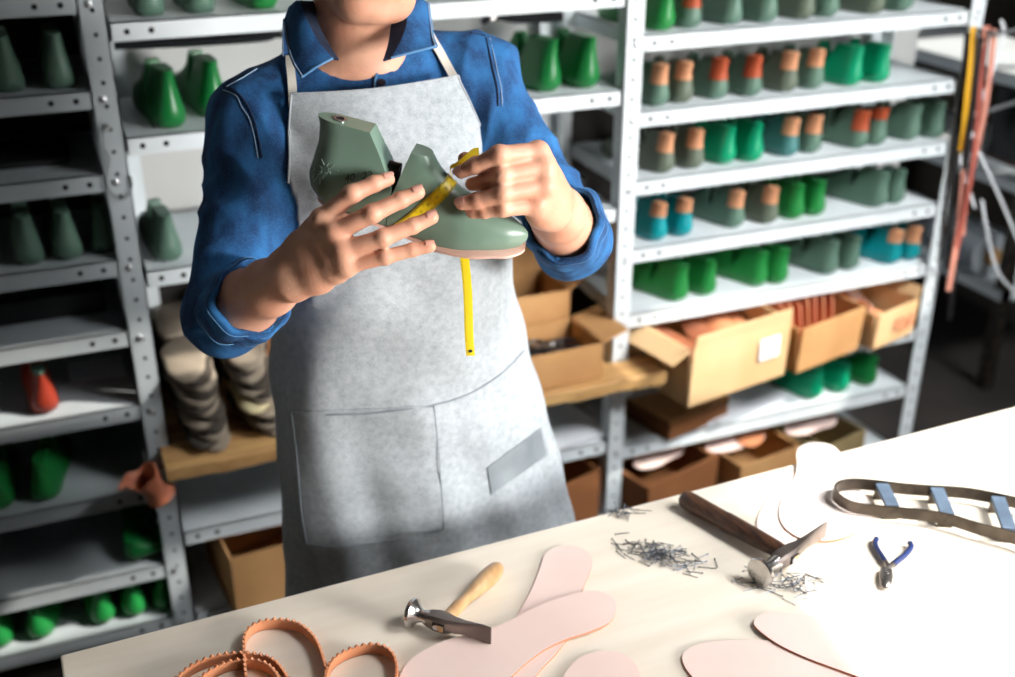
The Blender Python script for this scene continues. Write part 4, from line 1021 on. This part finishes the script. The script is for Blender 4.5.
# arms
F.cone(SHL, ELL, .055, .041, .02); F.cone(SHR, ELR, .055, .041, .02)
for el, wr in ((ELL, WRL), (ELR, WRR)):
    m = el + (wr - el) * .30; F.cone(el, m, .041, .0435, .015); F.cone(m, el + (wr - el) * .72, .0435, .0345, .02); F.cone(el + (wr - el) * .72, wr, .0345, .0275, .015)
def hand(wr, el, H, Rr, T, back):
    fd = unit(wr - el); jo = {k: FP(v) for k, v in H.items()}
    names = ('index', 'middle', 'ring', 'little')
    # palm: four metacarpal cones, filled between, flattened toward the back of the hand
    lat = unit(jo['index'][0] - jo['little'][0])
    wpts = {n: wr + lat * q for n, q in zip(names, (.014, .005, -.005, -.014))}
    for n in names: F.cone(wpts[n], jo[n][0] + back * -.003, .0195, Rr[n][0] * 1.08, .014)
    for a, b in zip(names[:-1], names[1:]):
        F.cone(jo[a][0] * .8 + wpts[a] * .2 - back * .006, jo[b][0] * .8 + wpts[b] * .2 - back * .006, .0125, .0125, .012)
        F.cone(jo[a][0] * .45 + wpts[a] * .55 - back * .007, jo[b][0] * .45 + wpts[b] * .55 - back * .007, .0175, .0175, .014)
    for n in names:
        q = jo[n]; F.ell(q[0] + back * .0012, (.0118,) * 3, .010)
        F.cone(q[0], q[1], Rr[n][0] * .94, Rr[n][1], .0045); F.cone(q[1], q[2], Rr[n][1], Rr[n][2], .003); F.cone(q[2], q[3], Rr[n][2], Rr[n][3], .003)
        F.ell(q[1] + back * .0006, (Rr[n][1] * 1.04,) * 3, .004); F.ell(q[2] + back * .0003, (Rr[n][2] * 1.03,) * 3, .003)
    tq = FP(T); F.cone(wr * .7 + tq[0] * .3, tq[1], .018, .0145, .014); F.cone(tq[0], tq[1], .0165, .0125, .012); F.cone(tq[1], tq[2], .0125, .0112, .004); F.cone(tq[2], tq[3], .0112, .0090, .003)
    return jo
backL = unit(-CF * .9 + CU * .25 - CR * .2); backR = unit(-CF * .85 + CU * .3 + CR * .4)
JL = hand(WRL, ELL, LH, LR, LT, backL); JR = hand(WRR, ELR, RH, RR, RT, backR)
# head, turned down toward the work
ht = math.radians(17); rl = math.radians(5)
fy = np.array((math.sin(math.radians(8)) * math.cos(ht), -math.cos(ht), -math.sin(ht))); hz0 = np.array((math.sin(rl), -math.sin(ht), math.cos(ht)))
fx = unit(np.cross(hz0, fy)) * -1; fy = unit(fy); hz = unit(np.cross(fx, fy)) ; hz = hz if hz[2] > 0 else -hz
CHIN = P(377, 19, 1.505)
HC = CHIN + hz * .112 - fy * .062          # head centre (eye level)
def HW(x, y, z): return HC + fx * x + fy * y + hz * z
rot = [fx, fy, hz]
F.ell(HW(0, -.022, .035), (.077, .097, .085), .02, rot=rot); F.ell(HW(0, .022, -.025), (.063, .062, .088), .03, rot=rot)
F.cone(HW(-.024, .052, -.092), HW(.024, .052, -.092), .024, .024, .03); F.ell(HW(0, .066, -.100), (.017, .012, .0135), .016, rot=rot)
for s in (-1, 1):
    F.cone(HW(s * .030, .040, -.090), HW(s * .060, -.010, -.055), .022, .018, .03); F.ell(HW(s * .040, .052, -.020), (.022, .016, .016), .02, rot=rot)
    F.cone(HW(s * .012, .080, .022), HW(s * .045, .066, .024), .008, .007, .014)
    F.ell(HW(s * .031, .072, .002), (.016, .012, .011), .008, 's', rot=rot); F.ell(HW(s * .080, -.014, -.012), (.008, .018, .031), .006, rot=rot)
F.cone(HW(0, .078, .010), HW(0, .098, -.030), .0075, .0105, .012); F.ell(HW(-.011, .088, -.034), (.008, .009, .007), .008, rot=rot); F.ell(HW(.011, .088, -.034), (.008, .009, .007), .008, rot=rot)
F.ell(HW(0, .075, -.058), (.026, .010, .0075), .008, rot=rot); F.ell(HW(0, .074, -.071), (.022, .010, .0078), .008, rot=rot); F.cone(HW(-.020, .0845, -.0645), HW(.020, .0845, -.0645), .0016, .0016, .003, 's')
vs, qd = F.nets(); vs = relax(vs, qd, 2, .35)
body = link('body', mesh_np('body', vs, qd, M['skin']), man)
BB = bvh_of(vs, qd)
# lips, eyes, hair
for dz, rr_, nm_ in ((-.0705, (.0205, .0085, .0058), 'lower_lip'), (-.0590, (.021, .008, .0050), 'upper_lip')):
    mb = MB(); rings = []
    for i in range(1, 12):
        a = PI * i / 12; rings.append([HW(-math.cos(a) * rr_[0], .0775 + math.cos(b) * rr_[1] * math.sin(a), dz + math.sin(b) * rr_[2] * math.sin(a) ** .8) for b in (2 * PI * k / 14 for k in range(14))])
    mb.loft(rings).obj(nm_, M['lip'], man)
for s in (-1, 1):
    e = MB().lathe(HW(s * .031, .060, .002), fy, [(-.012 + .0, .001)] + [(-.012 * math.cos(a), .012 * math.sin(a)) for a in (PI * k / 12 for k in range(1, 12))] + [(.012, .001)], 18).obj('eye', M['eye'], man)
    MB().lathe(HW(s * .031, .0715, .001), fy, [(0, .0055), (.0008, .005), (.001, .001)], 16).obj('iris', M['iris'], e)
    MB().tube([HW(s * .014, .086, .024), HW(s * .030, .083, .030), HW(s * .049, .070, .026)], [.0026, .0034, .0016], 8).obj('eyebrow', M['hair'], man)
HF = Field(np.arange(HC[0] - .13, HC[0] + .13, .004), np.arange(HC[1] - .15, HC[1] + .17, .004), np.arange(HC[2] - .10, HC[2] + .17, .004))
HF.ell(HW(0, -.028, .042), (.086, .104, .092), 0, rot=rot); HF.halfspace(HW(0, .050, .062), unit(fy * .9 - hz * .55), HC - .3, HC + .3); HF.halfspace(HW(0, .012, -.035), unit(fy * .55 - hz * .85), HC - .3, HC + .3)
HF.cone(HW(-.05, .045, .098), HW(.05, .045, .104), .024, .024, .03); HF.ell(HW(0, .02, -.03), (.058, .062, .09), .01, 's', rot=rot)
hv, hq = HF.nets(); hn = normals(hv, hq); hv = hv + hn * (vnoise(hv, 55) * .004 + vnoise(hv, 130) * .002)[:, None]
link('hair', mesh_np('hair', hv, hq, M['hair']), man)
# fingernails
def nail(q3, q2, rad, face, w, ln):
    d = unit(q3 - q2); n = unit(face - d * (face @ d)); s = np.cross(d, n); G = []
    for i in range(6):
        u = i / 5; row = []
        for j in range(7):
            v = j / 3 - 1; ww = w * (.86 + .14 * math.sin(PI * min(1, u * 1.1))) * (1 if u < .75 else math.sqrt(max(0, 1 - ((u - .75) / .34) ** 2)))
            a = v * ww / rad * .95; row.append(q3 + d * (-ln * .42 + ln * u - (.0008 * v * v)) + n * (rad * math.cos(a) * .97 + .0005 - .0018 * max(0, u - .3)) + s * rad * math.sin(a) * .97)
        G.append(row)
    return MB().sheet(G, .0008).obj('fingernail', M['nailbed'], body, angle=70)
for J, Rr, fc in ((JL, LR, unit(-CF * .75 + CU * .66)), (JR, RR, unit(-CF * .92 + CU * .30))):
    for n in J:
        if J is JR and n == 'middle': continue
        nail(J[n][3], J[n][2], Rr[n][3], fc, .0062 if n != 'little' else .0052, .0125 if n != 'little' else .0105)
# ================================================================== SHIRT
CUT_L = ELL + (WRL - ELL) * .42; CUT_R = ELR + (WRR - ELR) * .44
dL, dR = unit(WRL - ELL), unit(WRR - ELR)
SF = Field(np.arange(.02, .84, .0048), np.arange(1.24, 1.80, .0048), np.arange(.84, 1.62, .0048))
ST = [(z, cx, cy, a + (.016 if z < 1.4 else .013), b + (.016 if z < 1.4 else .012)) for z, cx, cy, a, b in TORSO[:-1]] + [(1.505, .424, 1.606, .082, .068)]
ST[0] = (.90,) + ST[0][1:]
SF.torso(ST, .03)
for sh in (SHL, SHR): SF.cone(NB + np.array((0, .012, .032)), sh + np.array((0, .005, .024)), .060, .050, .04); SF.ell(sh + np.array((0, 0, -.004)), (.066, .068, .064), .04)
SF.cone(SHL, ELL, .066, .054, .03); SF.cone(ELL, CUT_L, .054, .051, .02); SF.cone(SHR, ELR, .067, .055, .03); SF.cone(ELR, CUT_R, .055, .052, .02)
for ct, d in ((CUT_L, dL), (CUT_R, dR)): SF.halfspace(ct, d, ct - .085, ct + .085)
SF.cone(CUT_L - dL * .012, CUT_L + dL * .05, .046, .046, .002, 's'); SF.cone(CUT_R - dR * .012, CUT_R + dR * .05, .047, .047, .002, 's')
SF.cone(np.array((.427, 1.618, 1.562)), np.array((.430, 1.565, 1.70)), .068, .085, .006, 's')       # neck hole
SF.cone(np.array((.428, 1.555, 1.547)), np.array((.430, 1.49, 1.572)), .038, .052, .006, 's')
sv, sq = SF.nets(); sv = relax(sv, sq, 3, .5); sn = normals(sv, sq)
disp = vnoise(sv, 9) * .005 + vnoise(sv, 21) * .0036 + vnoise(sv * np.array((1, 1, .5)), 48) * .0016
def folds(sv, a, b, rad, amp, freq, ph, lo=-.2, hi=1.2, skew=.5):
    ab = b - a; L = np.linalg.norm(ab); d = ab / L; rel = sv - a; t = rel @ d; r = np.linalg.norm(rel - t[:, None] * d, axis=1)
    side = unit(np.cross(d, (0, 1, .2))); u = rel @ side
    wgt = np.clip(1 - np.abs(t / L - (lo + hi) / 2) / ((hi - lo) / 2), 0, 1) * (r < rad * 1.9)
    s = np.sin((t + skew * u + .018 * vnoise(sv, 16)) * freq + ph); return amp * wgt * (1 - 2 * np.abs(s) ** .8) * (.6 + .6 * vnoise(sv, 14))
disp += folds(sv, SHL, ELL, .07, .0085, 58, .3, .2, 1.35, .7) + folds(sv, SHR, ELR, .07, .0085, 52, 1.0, .15, 1.35, -.7)
disp += folds(sv, SHL, ELL, .08, .005, 40, 2.0, -.4, .7, -1.0) + folds(sv, SHR, ELR, .08, .005, 40, .6, -.4, .7, 1.0)
sv = sv + sn * disp[:, None]
shirt = link('shirt', mesh_np('shirt', sv, sq, M['denim']), man)
SB = bvh_of(sv, sq)
def segd(p, a, b):
    ab = b - a; t = np.clip((p - a) @ ab / (ab @ ab), 0, 1); return np.linalg.norm(p - a - t[:, None] * ab, axis=1)
_arm = np.minimum(np.minimum(segd(sv, SHL * .6 + ELL * .4, ELL), segd(sv, ELL, CUT_L)), np.minimum(segd(sv, SHR * .6 + ELR * .4, ELR), segd(sv, ELR, CUT_R))) < .078
TB = bvh_of(sv, sq[~_arm[sq].any(axis=1)])
# rolled cuffs
def cuff(ct, d, r0, seed):
    u = unit(np.cross(d, (0, .3, 1))); w = np.cross(d, u); prof = [(-.058, r0 - .006), (-.054, r0 + .004), (-.035, r0 + .007), (-.012, r0 + .0065), (.003, r0 + .0045), (.007, r0 + .0005), (.004, r0 - .004), (-.006, r0 - .0055), (-.03, r0 - .006)]
    rings = []
    for i, (s, q) in enumerate(prof):
        ring = []
        for k in range(72):
            a = 2 * PI * k / 72; wob = .0035 * math.sin(3 * a + seed) + .002 * math.sin(7 * a + seed * 2) + (.0022 * math.sin(s * 150 + 2 * a + seed) if i < 5 else 0)
            ring.append(ct + d * (s + .004 * math.sin(2 * a + seed)) + (u * math.cos(a) + w * math.sin(a)) * (q + wob))
        rings.append(ring)
    o = MB().loft(rings, False, False).obj('rolled_cuff', M['denim'], shirt, angle=80)
    for s, q in ((-.0, .0062), (-.046, .0068)):
        ring = [ct + d * (s + .004 * math.sin(2 * a + seed)) + (u * math.cos(a) + w * math.sin(a)) * (r0 + q + .0035 * math.sin(3 * a + seed) + .002 * math.sin(7 * a + seed * 2) + .0022 * math.sin(s * 150 + 2 * a + seed) - .0004) for a in (2 * PI * k / 90 for k in range(91))]
        MB().tube(ring, .0005, 5, cap=False).obj('stitching', M['denim_in'], o)
cuff(CUT_L, dL, .049, 1.0); cuff(CUT_R, dR, .050, 2.6)
# collar: a stand round the neck and two fallen flaps
def scast(x, y, off, B=None):
    h, n = cast(B or SB, x, y)
    if h is None or (B is None and h[1] > 1.60): return None
    n = n if n @ CF < 0 else -n
    return h + n * off
NCK = np.array((.427, 1.605, 1.50))
def neck_pt(a, r, z, sq=1.0): return NCK + np.array((math.sin(a) * r, math.cos(a) * r * sq, z))
# fold line from the front left round the back to the front right (angle 0 = back)
fold_l = [P(333, 58, 1.505), P(319, 42, 1.512), P(307, 20, 1.522), P(299, 0, 1.545)]; fold_r = [P(391, 58, 1.505), P(401, 40, 1.515), P(407, 20, 1.53), P(406, -4, 1.555)]
bk = [neck_pt(a, .078, .065 - .004 * abs(a)) for a in np.linspace(-1.5, 1.5, 9)]
fold = smoothpath(fold_l + bk + fold_r[::-1], 5)
edge_l = [P(302, 77, 1.500), P(293, 62, 1.512), P(287, 42, 1.532), P(284, 20, 1.560)]; edge_r = [P(437, 46, 1.525), P(433, 36, 1.540), P(431, 22, 1.56), P(428, 4, 1.58)]
bo = [neck_pt(a, .108, .016 - .002 * abs(a)) for a in np.linspace(-1.5, 1.5, 9)]
edge = smoothpath(edge_l + bo + edge_r[::-1], 5)
stand = smoothpath([P(339, 59, 1.512), P(328, 42, 1.528), P(318, 22, 1.545), P(313, 2, 1.57)] + [neck_pt(a, .070, .02) for a in np.linspace(-1.5, 1.5, 9)] + [P(393, 6, 1.56), P(391, 24, 1.54), P(388, 44, 1.52), P(383, 60, 1.505)], 5)
G = []
for f, e in zip(fold, edge):
    mid = (f + e) / 2 + unit((f + e) / 2 - NCK - np.array((0, 0, .0))) * .006
    G.append([f, f * .72 + mid * .28 + np.array((0, 0, .002)), mid, mid * .4 + e * .6, e])
col = MB().sheet(G, .003).obj('collar', M['denim'], shirt, angle=75)
MB().tube([g[-1] * .94 + g[2] * .06 - CF * .0022 for g in G], .0009, 5).obj('stitching', M['thread_pale'], col)
MB().tube([g[-1] for g in G], .0017, 6).obj('worn_edge', M['denim_in'], col)['label'] = 'pale worn collar edge'
MB().tube([G[0][0], G[0][2], G[0][4]], .0017, 6).obj('worn_edge', M['denim_in'], col); MB().tube([G[-1][0], G[-1][2], G[-1][4]], .0017, 6).obj('worn_edge', M['denim_in'], col)
G = [[s_, s_ * .5 + f * .5, f] for s_, f in zip(stand, fold)]
MB().sheet(G, .003).obj('collar_stand', M['denim_dark'], shirt, angle=75)
def seam(px, r_=.0010, off=.0006, m='thread', nm='seam', par=None, B=None, n=6):
    q = [p for p in (scast(x, y, off, B) for x, y in px) if p is not None]
    if len(q) < 2: return
    q = smoothpath(q, n)
    return MB().tube(q, r_, 5).obj(nm, M[m], par or shirt)
# neckline edge, placket, button, seams
seam([(333, 60), (345, 62.5), (358, 65), (368, 68), (377, 72)], .0022, .001, 'denim_in', 'neckline_edge')
seam([(393, 59), (386, 64), (379, 70), (376, 77), (375, 85), (375, 95), (376, 110)], .0018, .002, 'denim_in', 'placket_edge')
G = [[scast(x0, y, .0022), scast((x0 + x1) / 2, y, .0026), scast(x1, y, .0022)] for x0, x1, y in ((378.5, 387, 75), (376.5, 387, 78), (376, 387.5, 86), (376, 388, 96), (377, 389, 108))]
pk_ = MB().sheet(G, .0015).obj('placket', M['denim'], shirt, angle=70)
bq_ = scast(381, 84.5, .0042); MB().lathe(bq_, -CF + CU * .3, [(0, .0055), (.0016, .006), (.0024, .0045), (.0018, .0012)], 16).obj('button', M['button'], pk_)
for dx in (0, 4):
    seam([(224 - dx * .3, 86 + dx), (236, 92 + dx), (246 - dx, 103 + dx), (254 - dx, 120), (259 - dx, 140), (262 - dx, 158)], .0007 if dx else .0014, m='thread' if not dx else 'thread_pale')
    seam([(486 + dx, 38), (489 + dx, 52), (493 + dx, 70), (497 + dx, 88), (498 + dx, 106)], .0014 if not dx else .0007, m='thread' if not dx else 'thread_pale')
seam([(226, 84), (240, 76), (256, 66), (274, 55)], .0012); seam([(226, 87), (241, 79), (257, 69), (274, 58)], .0008, m='thread_pale')
seam([(440, 28), (455, 31), (470, 33), (485, 36)], .0012)
# ================================================================== TROUSERS AND SHOES
TF = Field(np.arange(.16, .72, .009), np.arange(1.40, 1.82, .009), np.arange(.03, 1.02, .009))
TF.torso([(.84, .470, 1.605, .156, .120), (1.0, .462, 1.60, .158, .118)], .03)
for s in (-1, 1):
    hp = np.array((.462 + s * .075, 1.61, .90)); kn = np.array((.455 + s * .10, 1.585, .49)); an = np.array((.436 + s * .11, 1.622, .09)); TF.cone(hp, kn, .090, .074, .03); TF.cone(kn, an, .074, .062, .02)
TF.halfspace((0, 0, .055), (0, 0, -1), (0, 1, -.1), (1, 2, .2)); tv, tq_ = TF.nets(); tn = normals(tv, tq_); tv = tv + tn * (vnoise(tv, 14) * .005)[:, None]
link('trousers', mesh_np('trousers', tv, tq_, M['trousers']), man)
for s in (-1, 1):
    an = np.array((.436 + s * .11, 1.625, .0)); FF = Field(np.arange(an[0] - .09, an[0] + .11, .006), np.arange(an[1] - .24, an[1] + .11, .006), np.arange(-.012, .16, .006))
    FF.cone(an + np.array((0, .03, .045)), an + np.array((s * .02, -.16, .034)), .047, .040, .03); FF.cone(an + np.array((0, .005, .12)), an + np.array((0, .02, .05)), .048, .048, .04); FF.halfspace((0, 0, .004), (0, 0, -1), an - .3, an + .3)
    fv, fq = FF.nets(); so2 = link('shoe', mesh_np('shoe', relax(fv, fq, 2), fq, M['shoe']), man)
# ================================================================== APRON
AT = [  # z, cx, half width, front y, left angle, right angle (degrees from straight ahead)
 (.62, .507, .262, 1.425, -88, 92), (.75, .499, .246, 1.435, -90, 95), (.90, .484, .230, 1.445, -95, 97), (1.02, .471, .213, 1.452, -98, 95), (1.12, .464, .195, 1.456, -98, 92), (1.22, .465, .178, 1.455, -94, 86),
 (1.32, .457, .169, 1.452, -76, 68), (1.40, .446, .175, 1.455, -58, 50), (1.45, .436, .176, 1.468, -48, 43), (1.495, .430, .172, 1.488, -43, 39), (1.5, .43, .172, 1.49, -43, 39)]
def ap(z, u, off=0.0):
    cx, hw_, fy_, al, ar = interp(AT, z); al, ar = float(al), float(ar)
    a = math.radians(al + (ar - al) * u); dep = 1.60 - fy_
    skirt = max(0, min(1, (1.16 - z) / .35))
    f = (.006 * math.sin(a * 5.2 + 1.1) + .0045 * math.sin(a * 9.1 + z * 3) + .002 * math.sin(a * 17 + z * 9)) * skirt
    f += .0028 * math.sin(z * 46 + a * 2.2 + 1.5 * math.sin(a * 3)) * (1 if z < 1.3 else .3) * (1 - .4 * skirt)
    f += .0022 * math.sin(a * 7 - z * 11) ; f += off
    p = 2.3; ca, sa = math.cos(a), math.sin(a); k = (abs(ca) ** p + abs(sa) ** p) ** (-1 / p)
    return np.array((cx + (hw_ + f) * sa * k, 1.60 - (dep + f) * ca * k, z))
NU, NV = 90, 100; ZT = lambda u: 1.4955 + .006 * u
G = []
for i in range(NV + 1):
    row = []
    for j in range(NU + 1):
        u = j / NU; z = .62 + (ZT(u) - .62) * i / NV
        q = ap(z, u)
        if z > 1.30:      # keep the bib on top of the shirt
            h = TB.ray_cast(V(q + np.array((0, -.25, 0))), Vector((0, 1, 0)))
            if h[0] is not None: q[1] = min(q[1], h[0].y - .0045)
        elif z > .84:
            c = np.array((.448, 1.6, z)); d = unit(q - c); h = TB.ray_cast(V(c + d * .42), V(-d))
            if h[0] is not None:
                rr = float((np.array(h[0]) - c) @ d) + .0045
                if float((q - c) @ d) < rr < .30: q = c + d * rr
        row.append(q)
    G.append(row)
G = np.array(G)
for _ in range(3): G[1:-1, 1:-1, 1] = np.minimum(G[1:-1, 1:-1, 1], (G[:-2, 1:-1, 1] + G[2:, 1:-1, 1] + G[1:-1, :-2, 1] + G[1:-1, 2:, 1]) / 4 + .0005)
am = MB().sheet(G, .0022, nrm=(0, -1, 0)); apron = am.obj('apron', M['apron'], man, angle=80)
AB = bvh_of(am.v, am.f)
for e in (G[:, 0], G[:, -1], G[-1], G[0]):
    MB().tube([p for p in e], .0017, 6).obj('hem', M['apron'], apron)
def acast(x, y, off): return scast(x, y, off, AB)
def apx(poly, off, nx=14, ny=10):      # bilinear quad in the view laid onto the apron
    (a, b, c, d) = [np.array(p, float) for p in poly]; last = [None]
    def acast(x, y, off):
        h = scast(x, y, off, AB); last[0] = h if h is not None else last[0]; return last[0]
    return [[acast(*((a * (1 - u) + b * u) * (1 - v) + (d * (1 - u) + c * u) * v), off) for u in np.linspace(0, 1, nx)] for v in np.linspace(0, 1, ny)]
pocket = MB().sheet(apx(((293, 412), (433, 405.5), (444, 528), (308, 543)), .0022, 24, 20), .0018).obj('pocket', M['apron'], apron, angle=80)
for q in (((293, 412), (330, 413.5), (365, 412.5), (400, 409), (433, 405.5)), ((293, 412), (297, 440), (300, 475), (303, 510), (308, 543)), ((308, 543), (345, 545), (385, 540), (444, 528)), ((433, 405.5), (437, 440), (440, 480), (444, 528))):
    qq = [h for h in (acast(x, y, .0035) for x, y in q) if h is not None]; MB().tube(smoothpath(qq, 6), .0013 if q[0] == (293, 412) and q[1][0] == 330 else .0008, 5).obj('pocket_seam', M['seam'], pocket)
qq = [h for h in [acast(x, y, .0012) for x, y in ((433, 405), (455, 399), (478, 389), (500, 374), (515, 360), (524, 350))] if h is not None]; MB().tube(smoothpath(qq, 6), .0012, 5).obj('curved_seam', M['seam'], apron)
o = MB().sheet(apx(((487, 467), (540, 428), (546, 455), (491, 494)), .0022, 14, 8), .0012).obj('reflective_patch', M['reflect'], apron, angle=80); o['label'] = 'silver reflective patch'
# straps over the shoulders
def strap(px, w, offs, nm='neck_strap'):
    c = [np.array(p, float) for p in px]; G = []
    for i, p in enumerate(c):
        t = unit(np.array(list(c[min(i + 1, len(c) - 1)] - c[max(i - 1, 0)]))); n = np.array((-t[1], t[0])); row = [scast(*(p + n * w * k), offs) for k in (-.5, 0, .5)]
        if all(q is not None for q in row): G.append(row)
    return MB().sheet(G, .0016).obj(nm, M['cotton'], apron, angle=75)
strap([(292.3, 108), (292.2, 98), (292, 88), (291.6, 78), (291, 68), (290.5, 58), (289.6, 48), (288.5, 40)], 8.5, .0035)
strap([(456, 79), (451, 71), (446, 63), (440, 54), (434, 45), (429, 37)], 8.0, .0035)
# ================================================================== CAMERA AND LIGHT
cd = bpy.data.cameras.new('camera'); cam = bpy.data.objects.new('camera', cd); C.objects.link(cam)
cam.location = V(CO); cam.rotation_euler = (PI / 2 - PITCH, 0, -YAW); cd.sensor_width = 36; cd.lens = 36 * FPX / IW
cd.clip_start = .05; cd.dof.use_dof = True; cd.dof.focus_distance = 1.40; cd.dof.aperture_fstop = 2.7
bpy.context.scene.camera = cam
w = bpy.data.worlds.new('daylight'); bpy.context.scene.world = w; w.use_nodes = True
bg = w.node_tree.nodes['Background']; bg.inputs['Color'].default_value = (.80, .90, 1.0, 1); bg.inputs['Strength'].default_value = .30
SUNV = unit((1.0, -.55, 1.05))
sd = bpy.data.lights.new('sun', 'SUN'); sd.energy = 5.0; sd.angle = math.radians(.6); sd.color = (1.0, .95, .87)
s = bpy.data.objects.new('sun', sd); C.objects.link(s); s.rotation_euler = V(SUNV).to_track_quat('Z', 'Y').to_euler()
def area(name, loc, aim, sx, sy, e, col):
    d = bpy.data.lights.new(name, 'AREA'); d.shape = 'RECTANGLE'; d.size = sx; d.size_y = sy; d.energy = e; d.color = col
    o = bpy.data.objects.new(name, d); C.objects.link(o); o.location = loc; o.rotation_euler = (Vector(loc) - Vector(aim)).to_track_quat('Z', 'Y').to_euler(); return o
k = area('bench_fill', (1.95, .55, 2.93), (.85, 1.25, .95), 1.1, 1.0, 11.5, (.97, .985, 1.0)); k.data.spread = math.radians(72)  # added lamp brightening bench and man, its narrow spread spares the left shelves
k = area('shelf_fill', (2.5, .35, 2.93), (1.85, 2.3, 1.0), 1.2, .9, 23, (.97, .985, 1.0)); k.data.spread = math.radians(66)  # added lamp brightening the long bay, kept narrow to leave the left dim
k = area('window_daylight', (2.6, -1.2, 1.55), (.45, 1.5, 1.25), 1.1, .9, 22, (1.0, .985, .965)); k.data.spread = math.radians(66)
sc = bpy.context.scene
sc.view_settings.view_transform = 'Standard'; sc.view_settings.look = 'None'; sc.view_settings.gamma = 1.0; sc.view_settings.use_curve_mapping = False
sc.view_settings.exposure = .42
sc.cycles.use_denoising = True
